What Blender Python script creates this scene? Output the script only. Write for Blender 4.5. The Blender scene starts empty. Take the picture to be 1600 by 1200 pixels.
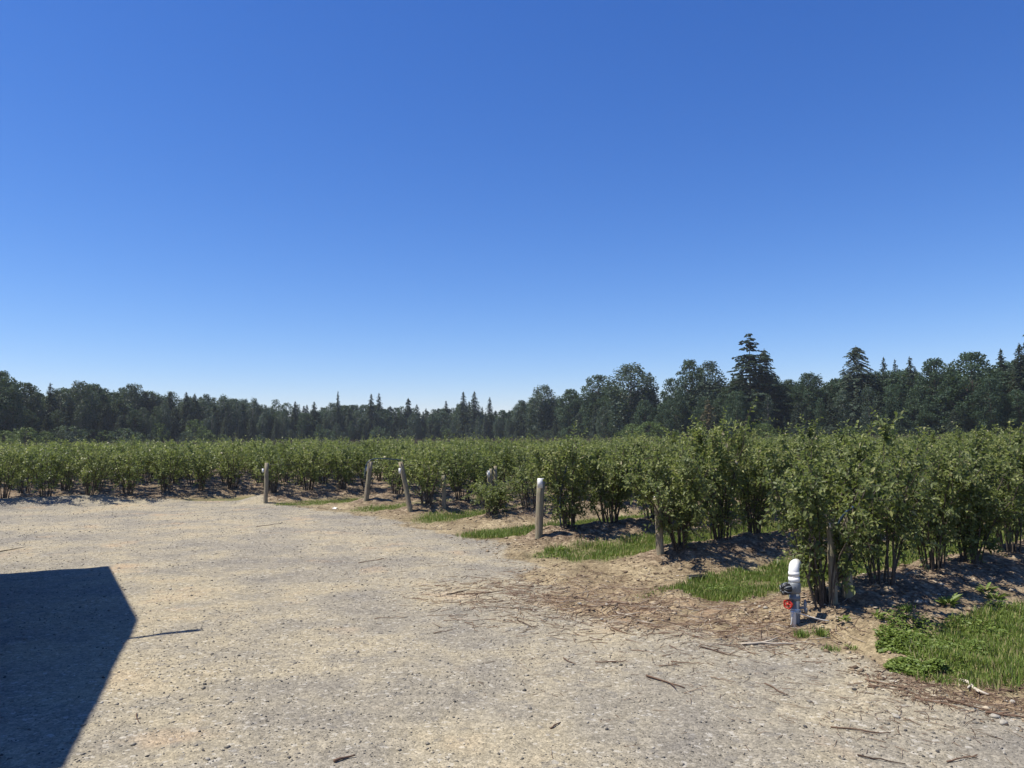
import bpy, math, random
import numpy as np
from mathutils import Matrix, Vector

# ------------------------------------------------------------------ camera
S = bpy.context.scene
COL = S.collection
CAM_H = 1.7
FPX = 1200.0                                   # focal length in photo pixels (1600 wide)
PITCH = math.atan(85 / FPX)
ROLL = math.radians(0.5)
FW = np.array([0, math.cos(PITCH), math.sin(PITCH)])
UP0 = np.array([0, -math.sin(PITCH), math.cos(PITCH)])
R0 = np.array([1.0, 0, 0])
RT = R0 * math.cos(ROLL) - UP0 * math.sin(ROLL)
UPV = UP0 * math.cos(ROLL) + R0 * math.sin(ROLL)
cam_data = bpy.data.cameras.new('camera')
cam = bpy.data.objects.new('camera', cam_data)
COL.objects.link(cam)
cam_data.sensor_width = 36.0
cam_data.lens = 36.0 * FPX / 1600.0
cam_data.clip_end = 6000
cam_data.clip_start = 0.05
m = Matrix(((RT[0], UPV[0], -FW[0], 0), (RT[1], UPV[1], -FW[1], 0), (RT[2], UPV[2], -FW[2], CAM_H), (0, 0, 0, 1)))
cam.matrix_world = m
S.camera = cam

# ------------------------------------------------------------------ light
HAZE = 0.0002                                  # density of the thin air haze built last
SUN_EL = 63.0
SHADOW_AZ = 7.0                                # direction shadows fall, degrees from +x
world = bpy.data.worlds.new('World')
S.world = world
world.use_nodes = True
wn = world.node_tree
for n in list(wn.nodes):
    wn.nodes.remove(n)
sky = wn.nodes.new('ShaderNodeTexSky')
sky.sky_type = 'NISHITA'
sky.sun_disc = False
sky.sun_elevation = math.radians(SUN_EL)
# the sun stands opposite to where shadows fall
sx, sy = -math.cos(math.radians(SHADOW_AZ)), -math.sin(math.radians(SHADOW_AZ))
sky.sun_rotation = math.atan2(sx, sy)
sky.altitude = 50
sky.air_density = 1.0
sky.dust_density = 0.0
sky.ozone_density = 1.2
bg = wn.nodes.new('ShaderNodeBackground')
bg.inputs['Strength'].default_value = 0.125
wo = wn.nodes.new('ShaderNodeOutputWorld')
hs = wn.nodes.new('ShaderNodeHueSaturation')
hs.inputs['Saturation'].default_value = 1.2
gm = wn.nodes.new('ShaderNodeGamma'); gm.inputs['Gamma'].default_value = 0.8
tn = wn.nodes.new('ShaderNodeMix'); tn.data_type = 'RGBA'; tn.blend_type = 'MULTIPLY'
tn.inputs[0].default_value = 1.0; tn.inputs[7].default_value = (1.0, 0.96, 1.12, 1)
wn.links.new(sky.outputs[0], gm.inputs[0]); wn.links.new(gm.outputs[0], tn.inputs[6]); wn.links.new(tn.outputs[2], hs.inputs['Color'])
# deepen the blue overhead the way the photograph does: one power curve per channel over the whole dome
sp_ = wn.nodes.new('ShaderNodeSeparateColor'); cb_ = wn.nodes.new('ShaderNodeCombineColor')
wn.links.new(hs.outputs[0], sp_.inputs[0])
for i_, (a_, g_) in enumerate(((1.079, 1.50), (1.121, 1.32), (1.157, 1.12))):
    pw_ = wn.nodes.new('ShaderNodeMath'); pw_.operation = 'POWER'; pw_.inputs[1].default_value = g_
    ml_ = wn.nodes.new('ShaderNodeMath'); ml_.operation = 'MULTIPLY'; ml_.inputs[1].default_value = a_ * 0.165 ** g_ / 0.1768
    wn.links.new(sp_.outputs[i_], pw_.inputs[0]); wn.links.new(pw_.outputs[0], ml_.inputs[0]); wn.links.new(ml_.outputs[0], cb_.inputs[i_])
wn.links.new(cb_.outputs[0], bg.inputs['Color'])
wn.links.new(bg.outputs[0], wo.inputs['Surface'])

sun_d = bpy.data.lights.new('sun', 'SUN')
sun_d.energy = 5.0
sun_d.angle = math.radians(0.53)
sun_d.color = (1.0, 0.94, 0.83)
sun = bpy.data.objects.new('sun', sun_d)
COL.objects.link(sun)
ce, se = math.cos(math.radians(SUN_EL)), math.sin(math.radians(SUN_EL))
sun.rotation_euler = Vector((-sx * ce, -sy * ce, -se)).to_track_quat('-Z', 'Y').to_euler()
sun.location = (-20, 0, 30)

S.view_settings.view_transform = 'Standard'
S.view_settings.look = 'None'
S.view_settings.gamma = 1.0
S.view_settings.exposure = 0.5
S.view_settings.use_curve_mapping = False
S.render.engine = 'CYCLES'
S.cycles.max_bounces = 6
S.cycles.transparent_max_bounces = 4
S.cycles.use_denoising = True

rng = np.random.default_rng(7)
random.seed(7)

# ------------------------------------------------------------------ helpers
def lattice_noise(x, y, seed=0):
    x = np.asarray(x, float); y = np.asarray(y, float)
    xi = np.floor(x).astype(np.int64); yi = np.floor(y).astype(np.int64)
    fx = x - xi; fy = y - yi
    fx = fx * fx * (3 - 2 * fx); fy = fy * fy * (3 - 2 * fy)
    def hsh(a, b):
        h = (a * 374761393 + b * 668265263 + seed * 974634777) & 0x7fffffff
        h = ((h ^ (h >> 13)) * 1274126177) & 0x7fffffff
        return ((h ^ (h >> 16)) & 0xffff) / 65535.0
    return (hsh(xi, yi) * (1 - fx) + hsh(xi + 1, yi) * fx) * (1 - fy) + (hsh(xi, yi + 1) * (1 - fx) + hsh(xi + 1, yi + 1) * fx) * fy

def fbm(x, y, scale, octs=3, seed=0):
    a, t, v = 1.0, 0.0, 0.0
    for o in range(octs):
        v = v + a * (lattice_noise(np.asarray(x) / scale, np.asarray(y) / scale, seed + o) - 0.5)
        t += a; a *= 0.5; scale *= 0.5
    return v / t * 2

def sstep(a, b, x):
    t = np.clip((x - a) / (b - a), 0, 1)
    return t * t * (3 - 2 * t)

def unit(v):
    v = np.asarray(v, float)
    return v / (np.linalg.norm(v, axis=-1, keepdims=True) + 1e-9)

def raw_mesh(name, V, face_sets, attrs=None, smooth=False):
    """V (n,3); face_sets: list of int arrays (m,k); attrs: {name: per-vertex floats}"""
    me = bpy.data.meshes.new(name)
    V = np.asarray(V, np.float32)
    me.vertices.add(len(V))
    me.vertices.foreach_set('co', V.ravel())
    face_sets = [np.asarray(f, np.int32) for f in face_sets if len(f)]
    nl = sum(f.size for f in face_sets); nf = sum(len(f) for f in face_sets)
    me.loops.add(nl); me.polygons.add(nf)
    me.loops.foreach_set('vertex_index', np.concatenate([f.ravel() for f in face_sets]))
    tot = np.concatenate([np.full(len(f), f.shape[1], np.int32) for f in face_sets])
    st = np.concatenate([[0], np.cumsum(tot)[:-1]]).astype(np.int32)
    me.polygons.foreach_set('loop_start', st)
    me.polygons.foreach_set('loop_total', tot)
    if smooth:
        me.polygons.foreach_set('use_smooth', np.ones(nf, bool))
    for k, a in (attrs or {}).items():
        at = me.attributes.new(k, 'FLOAT', 'POINT')
        at.data.foreach_set('value', np.asarray(a, np.float32))
    me.update(calc_edges=True)
    return me

def obj(name, me, mat=None, parent=None, kind=None, label=None, cat=None, group=None, loc=None):
    o = bpy.data.objects.new(name, me)
    COL.objects.link(o)
    if mat is not None and me is not None and len(me.materials) == 0:
        me.materials.append(mat)
    if parent is not None:
        o.parent = parent
    if loc is not None:
        o.location = loc
    tag(o, label, cat, group, kind)
    return o

def tag(o, label=None, cat=None, group=None, kind=None):
    if label: o['label'] = label
    if cat: o['category'] = cat
    if group: o['group'] = group
    if kind: o['kind'] = kind
    return o

class MB:
    """collects shapes into one mesh"""
    def __init__(s):
        s.v = []; s.q = []; s.t = []; s.n = 0
    def add(s, V, Q=(), T=()):
        V = np.asarray(V, float)
        if len(Q): s.q.append(np.asarray(Q) + s.n)
        if len(T): s.t.append(np.asarray(T) + s.n)
        s.v.append(V); s.n += len(V)
        return s
    def tube(s, pts, rad, sides=6, cap=True):
        pts = np.asarray(pts, float); n = len(pts)
        rad = np.broadcast_to(np.asarray(rad, float), (n,))
        d = np.gradient(pts, axis=0); d = unit(d)
        ref = np.array([0.0, 0, 1]) if abs(d[0][2]) < 0.9 else np.array([1.0, 0, 0])
        a = unit(np.cross(d, ref)); b = np.cross(d, a)
        ang = np.arange(sides) * 2 * math.pi / sides
        V = (pts[:, None] + rad[:, None, None] * (a[:, None] * np.cos(ang)[None, :, None] + b[:, None] * np.sin(ang)[None, :, None])).reshape(-1, 3)
        i = np.arange(n - 1)[:, None] * sides; j = np.arange(sides)[None]; k = (j + 1) % sides
        Q = np.stack([i + j, i + k, i + sides + k, i + sides + j], -1).reshape(-1, 4)
        T = []
        if cap:
            V = np.vstack([V, pts[:1], pts[-1:]])
            c0, c1 = n * sides, n * sides + 1
            T = [[c0, (q + 1) % sides, q] for q in range(sides)] + [[c1, (n - 1) * sides + q, (n - 1) * sides + (q + 1) % sides] for q in range(sides)]
        return s.add(V, Q, T)
    def box(s, c, h, rot=None):
        c = np.asarray(c, float); h = np.asarray(h, float)
        sg = np.array([[x, y, z] for z in (-1, 1) for y in (-1, 1) for x in (-1, 1)], float) * h
        if rot is not None: sg = sg @ np.asarray(rot).T
        return s.add(sg + c, [[0, 2, 3, 1], [4, 5, 7, 6], [0, 1, 5, 4], [2, 6, 7, 3], [0, 4, 6, 2], [1, 3, 7, 5]])
    def mesh(s, name, smooth=False, attrs=None):
        return raw_mesh(name, np.vstack(s.v), [np.vstack(s.q) if s.q else [], np.vstack(s.t) if s.t else []], attrs, smooth)

# ------------------------------------------------------------------ materials
def mat_new(name):
    mt = bpy.data.materials.new(name); mt.use_nodes = True
    nt = mt.node_tree
    for n in list(nt.nodes): nt.nodes.remove(n)
    out = nt.nodes.new('ShaderNodeOutputMaterial')
    b = nt.nodes.new('ShaderNodeBsdfPrincipled')
    nt.links.new(b.outputs[0], out.inputs[0])
    return mt, nt, b, out

class NT:
    def __init__(s, nt): s.nt = nt
    def n(s, t, **kw):
        o = s.nt.nodes.new(t)
        for k, v in kw.items(): setattr(o, k, v)
        return o
    def put(s, sock, v):
        if isinstance(v, bpy.types.NodeSocket): s.nt.links.new(v, sock)
        elif v is not None:
            sock.default_value = v
    def noise(s, vec, scale, detail=3, rough=0.55, out=0):
        o = s.n('ShaderNodeTexNoise'); s.put(o.inputs['Vector'], vec)
        o.inputs['Scale'].default_value = scale; o.inputs['Detail'].default_value = detail; o.inputs['Roughness'].default_value = rough
        return o.outputs[out]
    def voro(s, vec, scale, out='Color', feature='F1'):
        o = s.n('ShaderNodeTexVoronoi', feature=feature); s.put(o.inputs['Vector'], vec); o.inputs['Scale'].default_value = scale
        return o.outputs[out]
    def math(s, op, a, b=None, c=None, clamp=False):
        o = s.n('ShaderNodeMath', operation=op, use_clamp=clamp)
        s.put(o.inputs[0], a)
        if b is not None: s.put(o.inputs[1], b)
        if c is not None: s.put(o.inputs[2], c)
        return o.outputs[0]
    def ramp(s, f, stops, interp='LINEAR'):
        o = s.n('ShaderNodeValToRGB'); s.put(o.inputs[0], f); e = o.color_ramp; e.interpolation = interp
        while len(e.elements) < len(stops): e.elements.new(0.5)
        for el, (p, c) in zip(e.elements, stops):
            el.position = p; el.color = (*c, 1) if len(c) == 3 else c
        return o.outputs[0]
    def rng(s, f, a, b, c=0.0, d=1.0):
        o = s.n('ShaderNodeMapRange'); s.put(o.inputs[0], f)
        for i, v in enumerate((a, b, c, d)): o.inputs[1 + i].default_value = v
        return o.outputs[0]
    def mix(s, f, a, b, blend='MIX'):
        o = s.n('ShaderNodeMix', data_type='RGBA', blend_type=blend)
        s.put(o.inputs[0], f)
        s.put(o.inputs[6], a if isinstance(a, bpy.types.NodeSocket) else (*a, 1))
        s.put(o.inputs[7], b if isinstance(b, bpy.types.NodeSocket) else (*b, 1))
        return o.outputs[2]
    def attr(s, name):
        o = s.n('ShaderNodeAttribute', attribute_name=name); return o.outputs['Fac']
    def bump(s, h, strength, dist):
        o = s.n('ShaderNodeBump'); s.put(o.inputs['Height'], h); o.inputs['Strength'].default_value = strength; o.inputs['Distance'].default_value = dist
        return o.outputs[0]
    def objpos(s): return s.n('ShaderNodeTexCoord').outputs['Object']
    def worldpos(s): return s.n('ShaderNodeNewGeometry').outputs['Position']
    def random(s): return s.n('ShaderNodeObjectInfo').outputs['Random']

def leaf_material(name, stops, rough=0.5, spec=0.4, trans=0.25, vary=0.35, tcol=(0.25, 0.35, 0.05)):
    mt, nt, b, out = mat_new(name); N = NT(nt)
    t = N.attr('tint')
    r = N.math('MULTIPLY_ADD', N.random(), vary, -vary / 2)
    f = N.math('ADD', t, r, clamp=True)
    c = N.ramp(f, stops)
    N.put(b.inputs['Base Color'], c)
    b.inputs['Roughness'].default_value = rough
    b.inputs['Specular IOR Level'].default_value = spec
    if trans > 0:
        tr = N.n('ShaderNodeBsdfTranslucent')
        N.put(tr.inputs[0], N.mix(0.5, c, tcol))
        mx = N.n('ShaderNodeMixShader'); mx.inputs[0].default_value = trans
        nt.links.new(b.outputs[0], mx.inputs[1]); nt.links.new(tr.outputs[0], mx.inputs[2]); nt.links.new(mx.outputs[0], out.inputs[0])
    return mt

def plain_material(name, col, rough=0.6, spec=0.3, var=0.15, scale=12, metallic=0.0, bump=0.0, col2=None):
    mt, nt, b, out = mat_new(name); N = NT(nt)
    p = N.objpos()
    n1 = N.noise(p, scale, 4, 0.6)
    c2 = col2 or tuple(max(0, x * (1 - 2 * var)) for x in col)
    N.put(b.inputs['Base Color'], N.mix(N.rng(n1, 0.3, 0.7), c2, col))
    b.inputs['Roughness'].default_value = rough; b.inputs['Metallic'].default_value = metallic
    b.inputs['Specular IOR Level'].default_value = spec
    if bump: N.put(b.inputs['Normal'], N.bump(n1, bump, 0.01))
    return mt

M = {}
M['leaf'] = leaf_material('blueberry_leaf', [(0.0, (0.045, 0.065, 0.025)), (0.4, (0.125, 0.155, 0.055)), (0.7, (0.225, 0.25, 0.08)), (0.9, (0.34, 0.34, 0.12)), (1.0, (0.36, 0.31, 0.2))], 0.5, 0.35, 0.4, 0.25, (0.3, 0.38, 0.07))
M['stem'] = plain_material('blueberry_cane', (0.12, 0.098, 0.078), 0.85, 0.2, 0.25, 18, bump=0.3)
M['grass'] = leaf_material('grass_blade', [(0.0, (0.08, 0.125, 0.025)), (0.5, (0.15, 0.215, 0.042)), (0.85, (0.23, 0.26, 0.065)), (1.0, (0.4, 0.34, 0.17))], 0.55, 0.3, 0.3, 0.1)
M['weed'] = leaf_material('weed_leaf', [(0.0, (0.075, 0.115, 0.022)), (0.6, (0.15, 0.21, 0.042)), (1.0, (0.24, 0.28, 0.075))], 0.5, 0.4, 0.25, 0.15)
M['fir'] = leaf_material('fir_needles', [(0.0, (0.014, 0.025, 0.017)), (0.5, (0.03, 0.048, 0.03)), (1.0, (0.058, 0.082, 0.048))], 0.7, 0.15, 0.1, 0.3)
M['cedar'] = leaf_material('cedar_sprays', [(0.0, (0.018, 0.03, 0.022)), (0.5, (0.04, 0.06, 0.042)), (1.0, (0.075, 0.1, 0.068))], 0.7, 0.15, 0.1, 0.3)
M['broad'] = leaf_material('broadleaf_foliage', [(0.0, (0.013, 0.03, 0.017)), (0.5, (0.032, 0.06, 0.032)), (1.0, (0.065, 0.105, 0.052))], 0.6, 0.25, 0.18, 0.35)
M['poplar'] = leaf_material('poplar_foliage', [(0.0, (0.018, 0.034, 0.024)), (0.5, (0.042, 0.068, 0.046)), (1.0, (0.085, 0.12, 0.08))], 0.55, 0.3, 0.18, 0.3)
M['shrub'] = leaf_material('light_shrub_foliage', [(0.0, (0.03, 0.055, 0.016)), (0.5, (0.075, 0.115, 0.03)), (1.0, (0.14, 0.18, 0.05))], 0.6, 0.25, 0.2, 0.3)
M['rust'] = leaf_material('browned_foliage', [(0.0, (0.04, 0.035, 0.018)), (0.5, (0.085, 0.07, 0.034)), (1.0, (0.13, 0.11, 0.05))], 0.7, 0.15, 0.1, 0.1)
M['bark'] = plain_material('tree_bark', (0.12, 0.095, 0.075), 0.9, 0.15, 0.25, 3)
M['palebark'] = plain_material('pale_bark', (0.3, 0.28, 0.25), 0.9, 0.15, 0.2, 2)

def post_material():
    mt, nt, b, out = mat_new('weathered_post_wood'); N = NT(nt)
    p = N.objpos()
    mp = N.n('ShaderNodeMapping'); nt.links.new(p, mp.inputs[0]); mp.inputs['Scale'].default_value = (30, 30, 2.5)
    g = N.noise(mp.outputs[0], 2.0, 5, 0.65)
    c = N.ramp(g, [(0.3, (0.12, 0.095, 0.065)), (0.5, (0.27, 0.225, 0.16)), (0.72, (0.36, 0.32, 0.245))])
    k = N.rng(N.noise(p, 5, 3), 0.42, 0.62)
    N.put(b.inputs['Base Color'], N.mix(k, c, N.mix(0.6, c, (0.2, 0.2, 0.13))))
    b.inputs['Roughness'].default_value = 0.9; b.inputs['Specular IOR Level'].default_value = 0.15
    N.put(b.inputs['Normal'], N.bump(g, 0.5, 0.01))
    return mt
M['post'] = post_material()
M['pvc_white'] = plain_material('white_pvc', (0.8, 0.79, 0.76), 0.35, 0.5, 0.06, 9)
M['pvc_grey'] = plain_material('grey_pvc', (0.2, 0.215, 0.225), 0.45, 0.45, 0.08, 9)
M['black_plastic'] = plain_material('black_plastic', (0.025, 0.025, 0.027), 0.45, 0.4, 0.2, 15)
M['red_paint'] = plain_material('red_valve_paint', (0.48, 0.035, 0.02), 0.45, 0.4, 0.2, 20)
M['brass'] = plain_material('dull_brass', (0.3, 0.26, 0.18), 0.5, 0.5, 0.2, 20, metallic=0.5)
M['cord'] = plain_material('white_cord', (0.68, 0.67, 0.63), 0.8, 0.2, 0.1, 30)
M['tagwhite'] = plain_material('white_tag_plastic', (0.78, 0.78, 0.76), 0.45, 0.4, 0.05, 20)
M['hose'] = plain_material('blue_black_hose', (0.035, 0.065, 0.11), 0.3, 0.5, 0.3, 6)
M['wire'] = plain_material('black_wire', (0.03, 0.03, 0.03), 0.5, 0.3, 0.2, 6)
M['twig'] = leaf_material('dry_twig', [(0.0, (0.06, 0.04, 0.03)), (0.4, (0.15, 0.095, 0.065)), (0.75, (0.26, 0.19, 0.13)), (1.0, (0.46, 0.41, 0.33))], 0.85, 0.15, 0.0, 0.5)
M['pebble'] = leaf_material('gravel_stone', [(0.0, (0.06, 0.057, 0.052)), (0.3, (0.16, 0.147, 0.125)), (0.75, (0.27, 0.24, 0.185)), (1.0, (0.48, 0.455, 0.39))], 0.85, 0.2, 0.0, 0.1)
M['stone_pale'] = plain_material('pale_stone', (0.4, 0.37, 0.31), 0.9, 0.15, 0.2, 40, bump=0.4)
M['stone_dark'] = plain_material('dark_stone', (0.09, 0.085, 0.08), 0.8, 0.25, 0.25, 30, bump=0.4)
M['metal_wall'] = plain_material('painted_steel_cladding', (0.09, 0.1, 0.085), 0.6, 0.3, 0.1, 1.5)
M['metal_roof'] = plain_material('galvanised_roofing', (0.42, 0.43, 0.44), 0.4, 0.5, 0.1, 1.5, metallic=0.4)
M['timber'] = plain_material('old_timber', (0.22, 0.17, 0.12), 0.85, 0.2, 0.25, 8)

# ------------------------------------------------------------------ ground layout
TH = math.radians(37.0)
DU = np.array([math.cos(TH), math.sin(TH)]); DV = np.array([-math.sin(TH), math.cos(TH)])
V0, DVS = 4.0, 2.85
USTART = {-1: 6.6, 0: 6.66, 1: 7.62, 2: 7.72, 3: 9.25, 4: 8.5, 5: 8.9, 6: 7.2}
NROW = 130
VOFF = {0: 0.0, 1: 0.05, 2: -0.1, 3: 0.42, 4: -0.22, 5: -0.1}
VOA = np.array([VOFF.get(k, 0.0) for k in range(-1, NROW + 1)])
def ustart(k):
    return USTART.get(k, -400.0)
UST = np.array([ustart(k) for k in range(-1, NROW + 1)])

def ray(px, py):
    return FW * FPX + RT * (px - 800) - UPV * (py - 600)
def flat(px, py, z=0.0):
    d = ray(px, py); t = (z - CAM_H) / d[2]
    return np.array([d[0] * t, d[1] * t])

# edge of the gravel yard: gravel lies on the near side (traced where the soil begins)
EDGE = np.array([(-120, 31.0 + 60), (-30, 32.5), (-13.94, 21.04), (-7.24, 21.6)] + [tuple(flat(*p)) for p in
        [(500, 800), (600, 815), (700, 835), (770, 862), (815, 900), (870, 960), (980, 985), (1100, 1000), (1215, 1012), (1340, 1055), (1450, 1095), (1600, 1140)]] + [(6.0, 2.2), (40, -15)])
def edge_dist(x, y):
    """signed distance from the gravel edge, positive on the field side"""
    x = np.asarray(x, float); y = np.asarray(y, float)
    best = np.full(x.shape, 1e9); sgn = np.zeros(x.shape)
    for a, b in zip(EDGE[:-1], EDGE[1:]):
        d = b - a; L2 = d @ d
        t = np.clip(((x - a[0]) * d[0] + (y - a[1]) * d[1]) / L2, 0, 1)
        qx, qy = x - a[0] - t * d[0], y - a[1] - t * d[1]
        dd = np.hypot(qx, qy)
        s = np.sign(d[0] * (y - a[1]) - d[1] * (x - a[0]))
        up = dd < best
        best = np.where(up, dd, best); sgn = np.where(up, s, sgn)
    return best * sgn

def layout(x, y):
    x = np.asarray(x, float); y = np.asarray(y, float)
    u = x * DU[0] + y * DU[1]; v = x * DV[0] + y * DV[1]
    k = np.round((v - V0) / DVS); dv = v - V0 - k * DVS
    ki = np.clip(k, -1, NROW).astype(int)
    us = UST[ki + 1]; dv = dv - VOA[ki + 1]
    wob = fbm(x, y, 0.9, 2, 5) * 0.22
    on = sstep(-1.0, 0.55, u - us + wob) * (k >= -1)
    mound = np.exp(-((dv + wob * 0.6) / 0.62) ** 2) * on
    # the alleys between the rows
    ka = np.floor((v - V0) / DVS); da = v - V0 - (ka + 0.5) * DVS
    kai = np.clip(ka, -1, NROW - 1).astype(int)
    ua = np.maximum(UST[kai + 1], UST[np.clip(kai + 2, 0, NROW + 1)])
    ua = np.where(ua < -100, -400, 0.5 * (UST[kai + 1] + UST[np.clip(kai + 2, 0, NROW + 1)]))
    alley = sstep(-1.2, -0.2, u - ua + wob * 3) * sstep(0.75, 0.4, np.abs(da) + wob * 0.9) * (ka >= -1)
    return u, v, k, dv, on, mound, alley, ka

def ground(x, y):
    x = np.asarray(x, float); y = np.asarray(y, float)
    u, v, k, dv, on, mound, alley, ka = layout(x, y)
    ed = edge_dist(x, y)
    soil = sstep(-0.15, 0.5, ed + fbm(x, y, 0.8, 3, 11) * 0.5)
    z = 0.26 * mound
    z = z + fbm(x, y, 5.0, 2, 21) * 0.035 * sstep(60, 25, np.hypot(x, y))
    clod = np.maximum(fbm(x, y, 0.34, 3, 31), -0.2)
    z = z + soil * (clod * 0.07 * (1 - 0.7 * alley) + fbm(x, y, 0.12, 2, 41) * 0.03)
    z = z + (1 - soil) * (fbm(x, y, 0.13, 2, 51) * 0.006 + fbm(x, y, 0.6, 2, 52) * 0.012)
    # shallow tyre ruts that swing round the yard
    rr = np.hypot(x - 14, y + 2) ; 
    for r0 in (14.2, 15.9, 19.5, 21.1):
        z = z - (1 - soil) * 0.012 * np.exp(-((rr - r0 + fbm(x, y, 3, 1, 61) * 0.3) / 0.16) ** 2)
    return z
def gz(x, y):
    return float(ground(np.array([x]), np.array([y]))[0])
def on_ground(px, py):
    """where the ray through a photo pixel meets the ground"""
    d = ray(px, py)
    lo, hi = 2.0, 70.0
    for _ in range(3):
        t = np.linspace(lo, hi, 500); tt = t / math.hypot(d[0], d[1])
        below = CAM_H + d[2] * tt <= ground(d[0] * tt, d[1] * tt)
        k = int(np.argmax(below)) if below.any() else len(t) - 1
        lo, hi = t[max(k - 1, 0)], t[k]
    q = d * (hi / math.hypot(d[0], d[1]))
    return np.array([q[0], q[1], gz(q[0], q[1])])

def axis(fine0, fine1, step, lo, hi, grow):
    a = list(np.arange(fine0, fine1, step))
    s = step; p = a[-1]
    while p < hi:
        s = min(s * grow, 400); p += s; a.append(p)
    s = step; p = a[0]; b = []
    while p > lo:
        s = min(s * grow, 400); p -= s; b.append(p)
    return np.array(b[::-1] + a)
gx = axis(-4.5, 7.5, 0.05, -1500, 1500, 1.035)
gy = axis(3.2, 14.0, 0.05, -400, 1800, 1.03)
GX, GY = np.meshgrid(gx, gy)
gxf, gyf = GX.ravel(), GY.ravel()
gzf = ground(gxf, gyf)
nx, ny = len(gx), len(gy)
ii = (np.arange(ny - 1)[:, None] * nx + np.arange(nx - 1)[None]).ravel()
quads = np.stack([ii, ii + 1, ii + nx + 1, ii + nx], -1)
_, _, _, _, g_on, g_mound, g_alley, _ = layout(gxf, gyf)
g_soil = sstep(-0.15, 0.5, edge_dist(gxf, gyf) + fbm(gxf, gyf, 0.8, 3, 11) * 0.5)
g_deb = np.zeros_like(gxf)
for (px, py, r) in [(900, 940, 1.0), (1000, 960, 1.0), (1120, 965, 0.8), (800, 930, 0.8), (1500, 1085, 0.6), (1600, 1075, 0.6), (1190, 990, 0.4)]:
    c = flat(px, py); g_deb = np.maximum(g_deb, np.exp(-((gxf - c[0]) ** 2 + (gyf - c[1]) ** 2) / r ** 2))

def ground_material():
    mt, nt, b, out = mat_new('yard_and_field_ground'); N = NT(nt)
    p = N.worldpos()
    big = N.noise(p, 0.42, 3, 0.6); mid = N.noise(p, 1.5, 4, 0.65); fine = N.noise(p, 9, 4, 0.7)
    patch = N.math('ADD', N.math('MULTIPLY', big, 0.65), N.math('MULTIPLY', mid, 0.45))
    gravel = N.ramp(patch, [(0.40, (0.192, 0.175, 0.145)), (0.52, (0.248, 0.222, 0.17)), (0.62, (0.312, 0.27, 0.187)), (0.7, (0.335, 0.275, 0.182))])
    orange = N.rng(N.noise(p, 0.8, 3, 0.6), 0.6, 0.72)
    gravel = N.mix(N.math('MULTIPLY', orange, 0.55), gravel, (0.42, 0.3, 0.18))
    # grit and pebbles
    v1 = N.voro(p, 95); v2 = N.voro(p, 42); v3 = N.voro(p, 20)
    def grey(c):
        o = N.n('ShaderNodeSeparateColor'); nt.links.new(c, o.inputs[0]); return o.outputs[0]
    s1 = N.rng(grey(v1), 0, 1, 0.74, 1.24); s2 = N.rng(grey(v2), 0, 1, 0.8, 1.2); s3 = N.rng(fine, 0.3, 0.7, 0.86, 1.14)
    sp = N.math('MULTIPLY', N.math('MULTIPLY', s1, s2), s3)
    white = N.math('MULTIPLY', N.math('GREATER_THAN', grey(v2), 0.955), 0.4)
    dark = N.math('MULTIPLY', N.math('LESS_THAN', grey(v3), 0.04), 0.35)
    def gain(c, f):
        o = N.n('ShaderNodeVectorMath', operation='SCALE'); nt.links.new(c, o.inputs[0]); N.put(o.inputs['Scale'], f); return o.outputs[0]
    gravel = gain(gravel, sp)
    gravel = N.mix(white, gravel, (0.45, 0.43, 0.38)); gravel = N.mix(dark, gravel, (0.12, 0.115, 0.11))
    # field soil with chips
    soil = N.ramp(N.math('ADD', N.math('MULTIPLY', mid, 0.6), N.math('MULTIPLY', fine, 0.4)), [(0.36, (0.125, 0.094, 0.056)), (0.5, (0.225, 0.178, 0.108)), (0.64, (0.36, 0.295, 0.185))])
    soil = gain(soil, N.math('MULTIPLY', N.rng(grey(v2), 0, 1, 0.72, 1.26), N.rng(grey(v1), 0, 1, 0.8, 1.2)))
    mound = N.attr('mound')
    mulch = gain(N.ramp(fine, [(0.35, (0.085, 0.06, 0.04)), (0.52, (0.17, 0.125, 0.085)), (0.66, (0.32, 0.26, 0.18))]), N.rng(grey(v2), 0, 1, 0.6, 1.35))
    soil = N.mix(N.math('MULTIPLY', N.rng(mound, 0.12, 0.6), N.rng(mid, 0.28, 0.5)), soil, mulch)
    deb = N.math('MULTIPLY', N.attr('debris'), N.rng(N.noise(p, 3.5, 4, 0.7), 0.4, 0.65))
    soil = N.mix(N.math('MULTIPLY', deb, 0.6), soil, (0.3, 0.2, 0.13))
    al = N.math('MULTIPLY', N.attr('alley'), N.rng(mid, 0.3, 0.55))
    soil = N.mix(N.math('MULTIPLY', al, 0.8), soil, (0.11, 0.12, 0.045))
    sm = N.rng(N.math('ADD', N.attr('soil'), N.math('MULTIPLY_ADD', fine, 0.6, -0.3)), 0.3, 0.7)
    c = N.mix(sm, gravel, soil)
    N.put(b.inputs['Base Color'], c)
    b.inputs['Roughness'].default_value = 0.95; b.inputs['Specular IOR Level'].default_value = 0.12
    h = N.math('ADD', N.math('MULTIPLY', N.voro(p, 95, 'Distance'), -0.5), N.math('ADD', N.math('MULTIPLY', N.voro(p, 42, 'Distance'), -0.45), N.math('MULTIPLY', fine, 1.2)))
    N.put(b.inputs['Normal'], N.bump(h, 0.6, 0.012))
    return mt
g_me = raw_mesh('ground', np.stack([gxf, gyf, gzf], -1), [quads], dict(soil=g_soil, mound=g_mound, alley=g_alley, debris=g_deb), smooth=True)
obj('ground', g_me, ground_material(), kind='structure', label='pale gravel yard merging into tan soil of the berry field')

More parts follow.
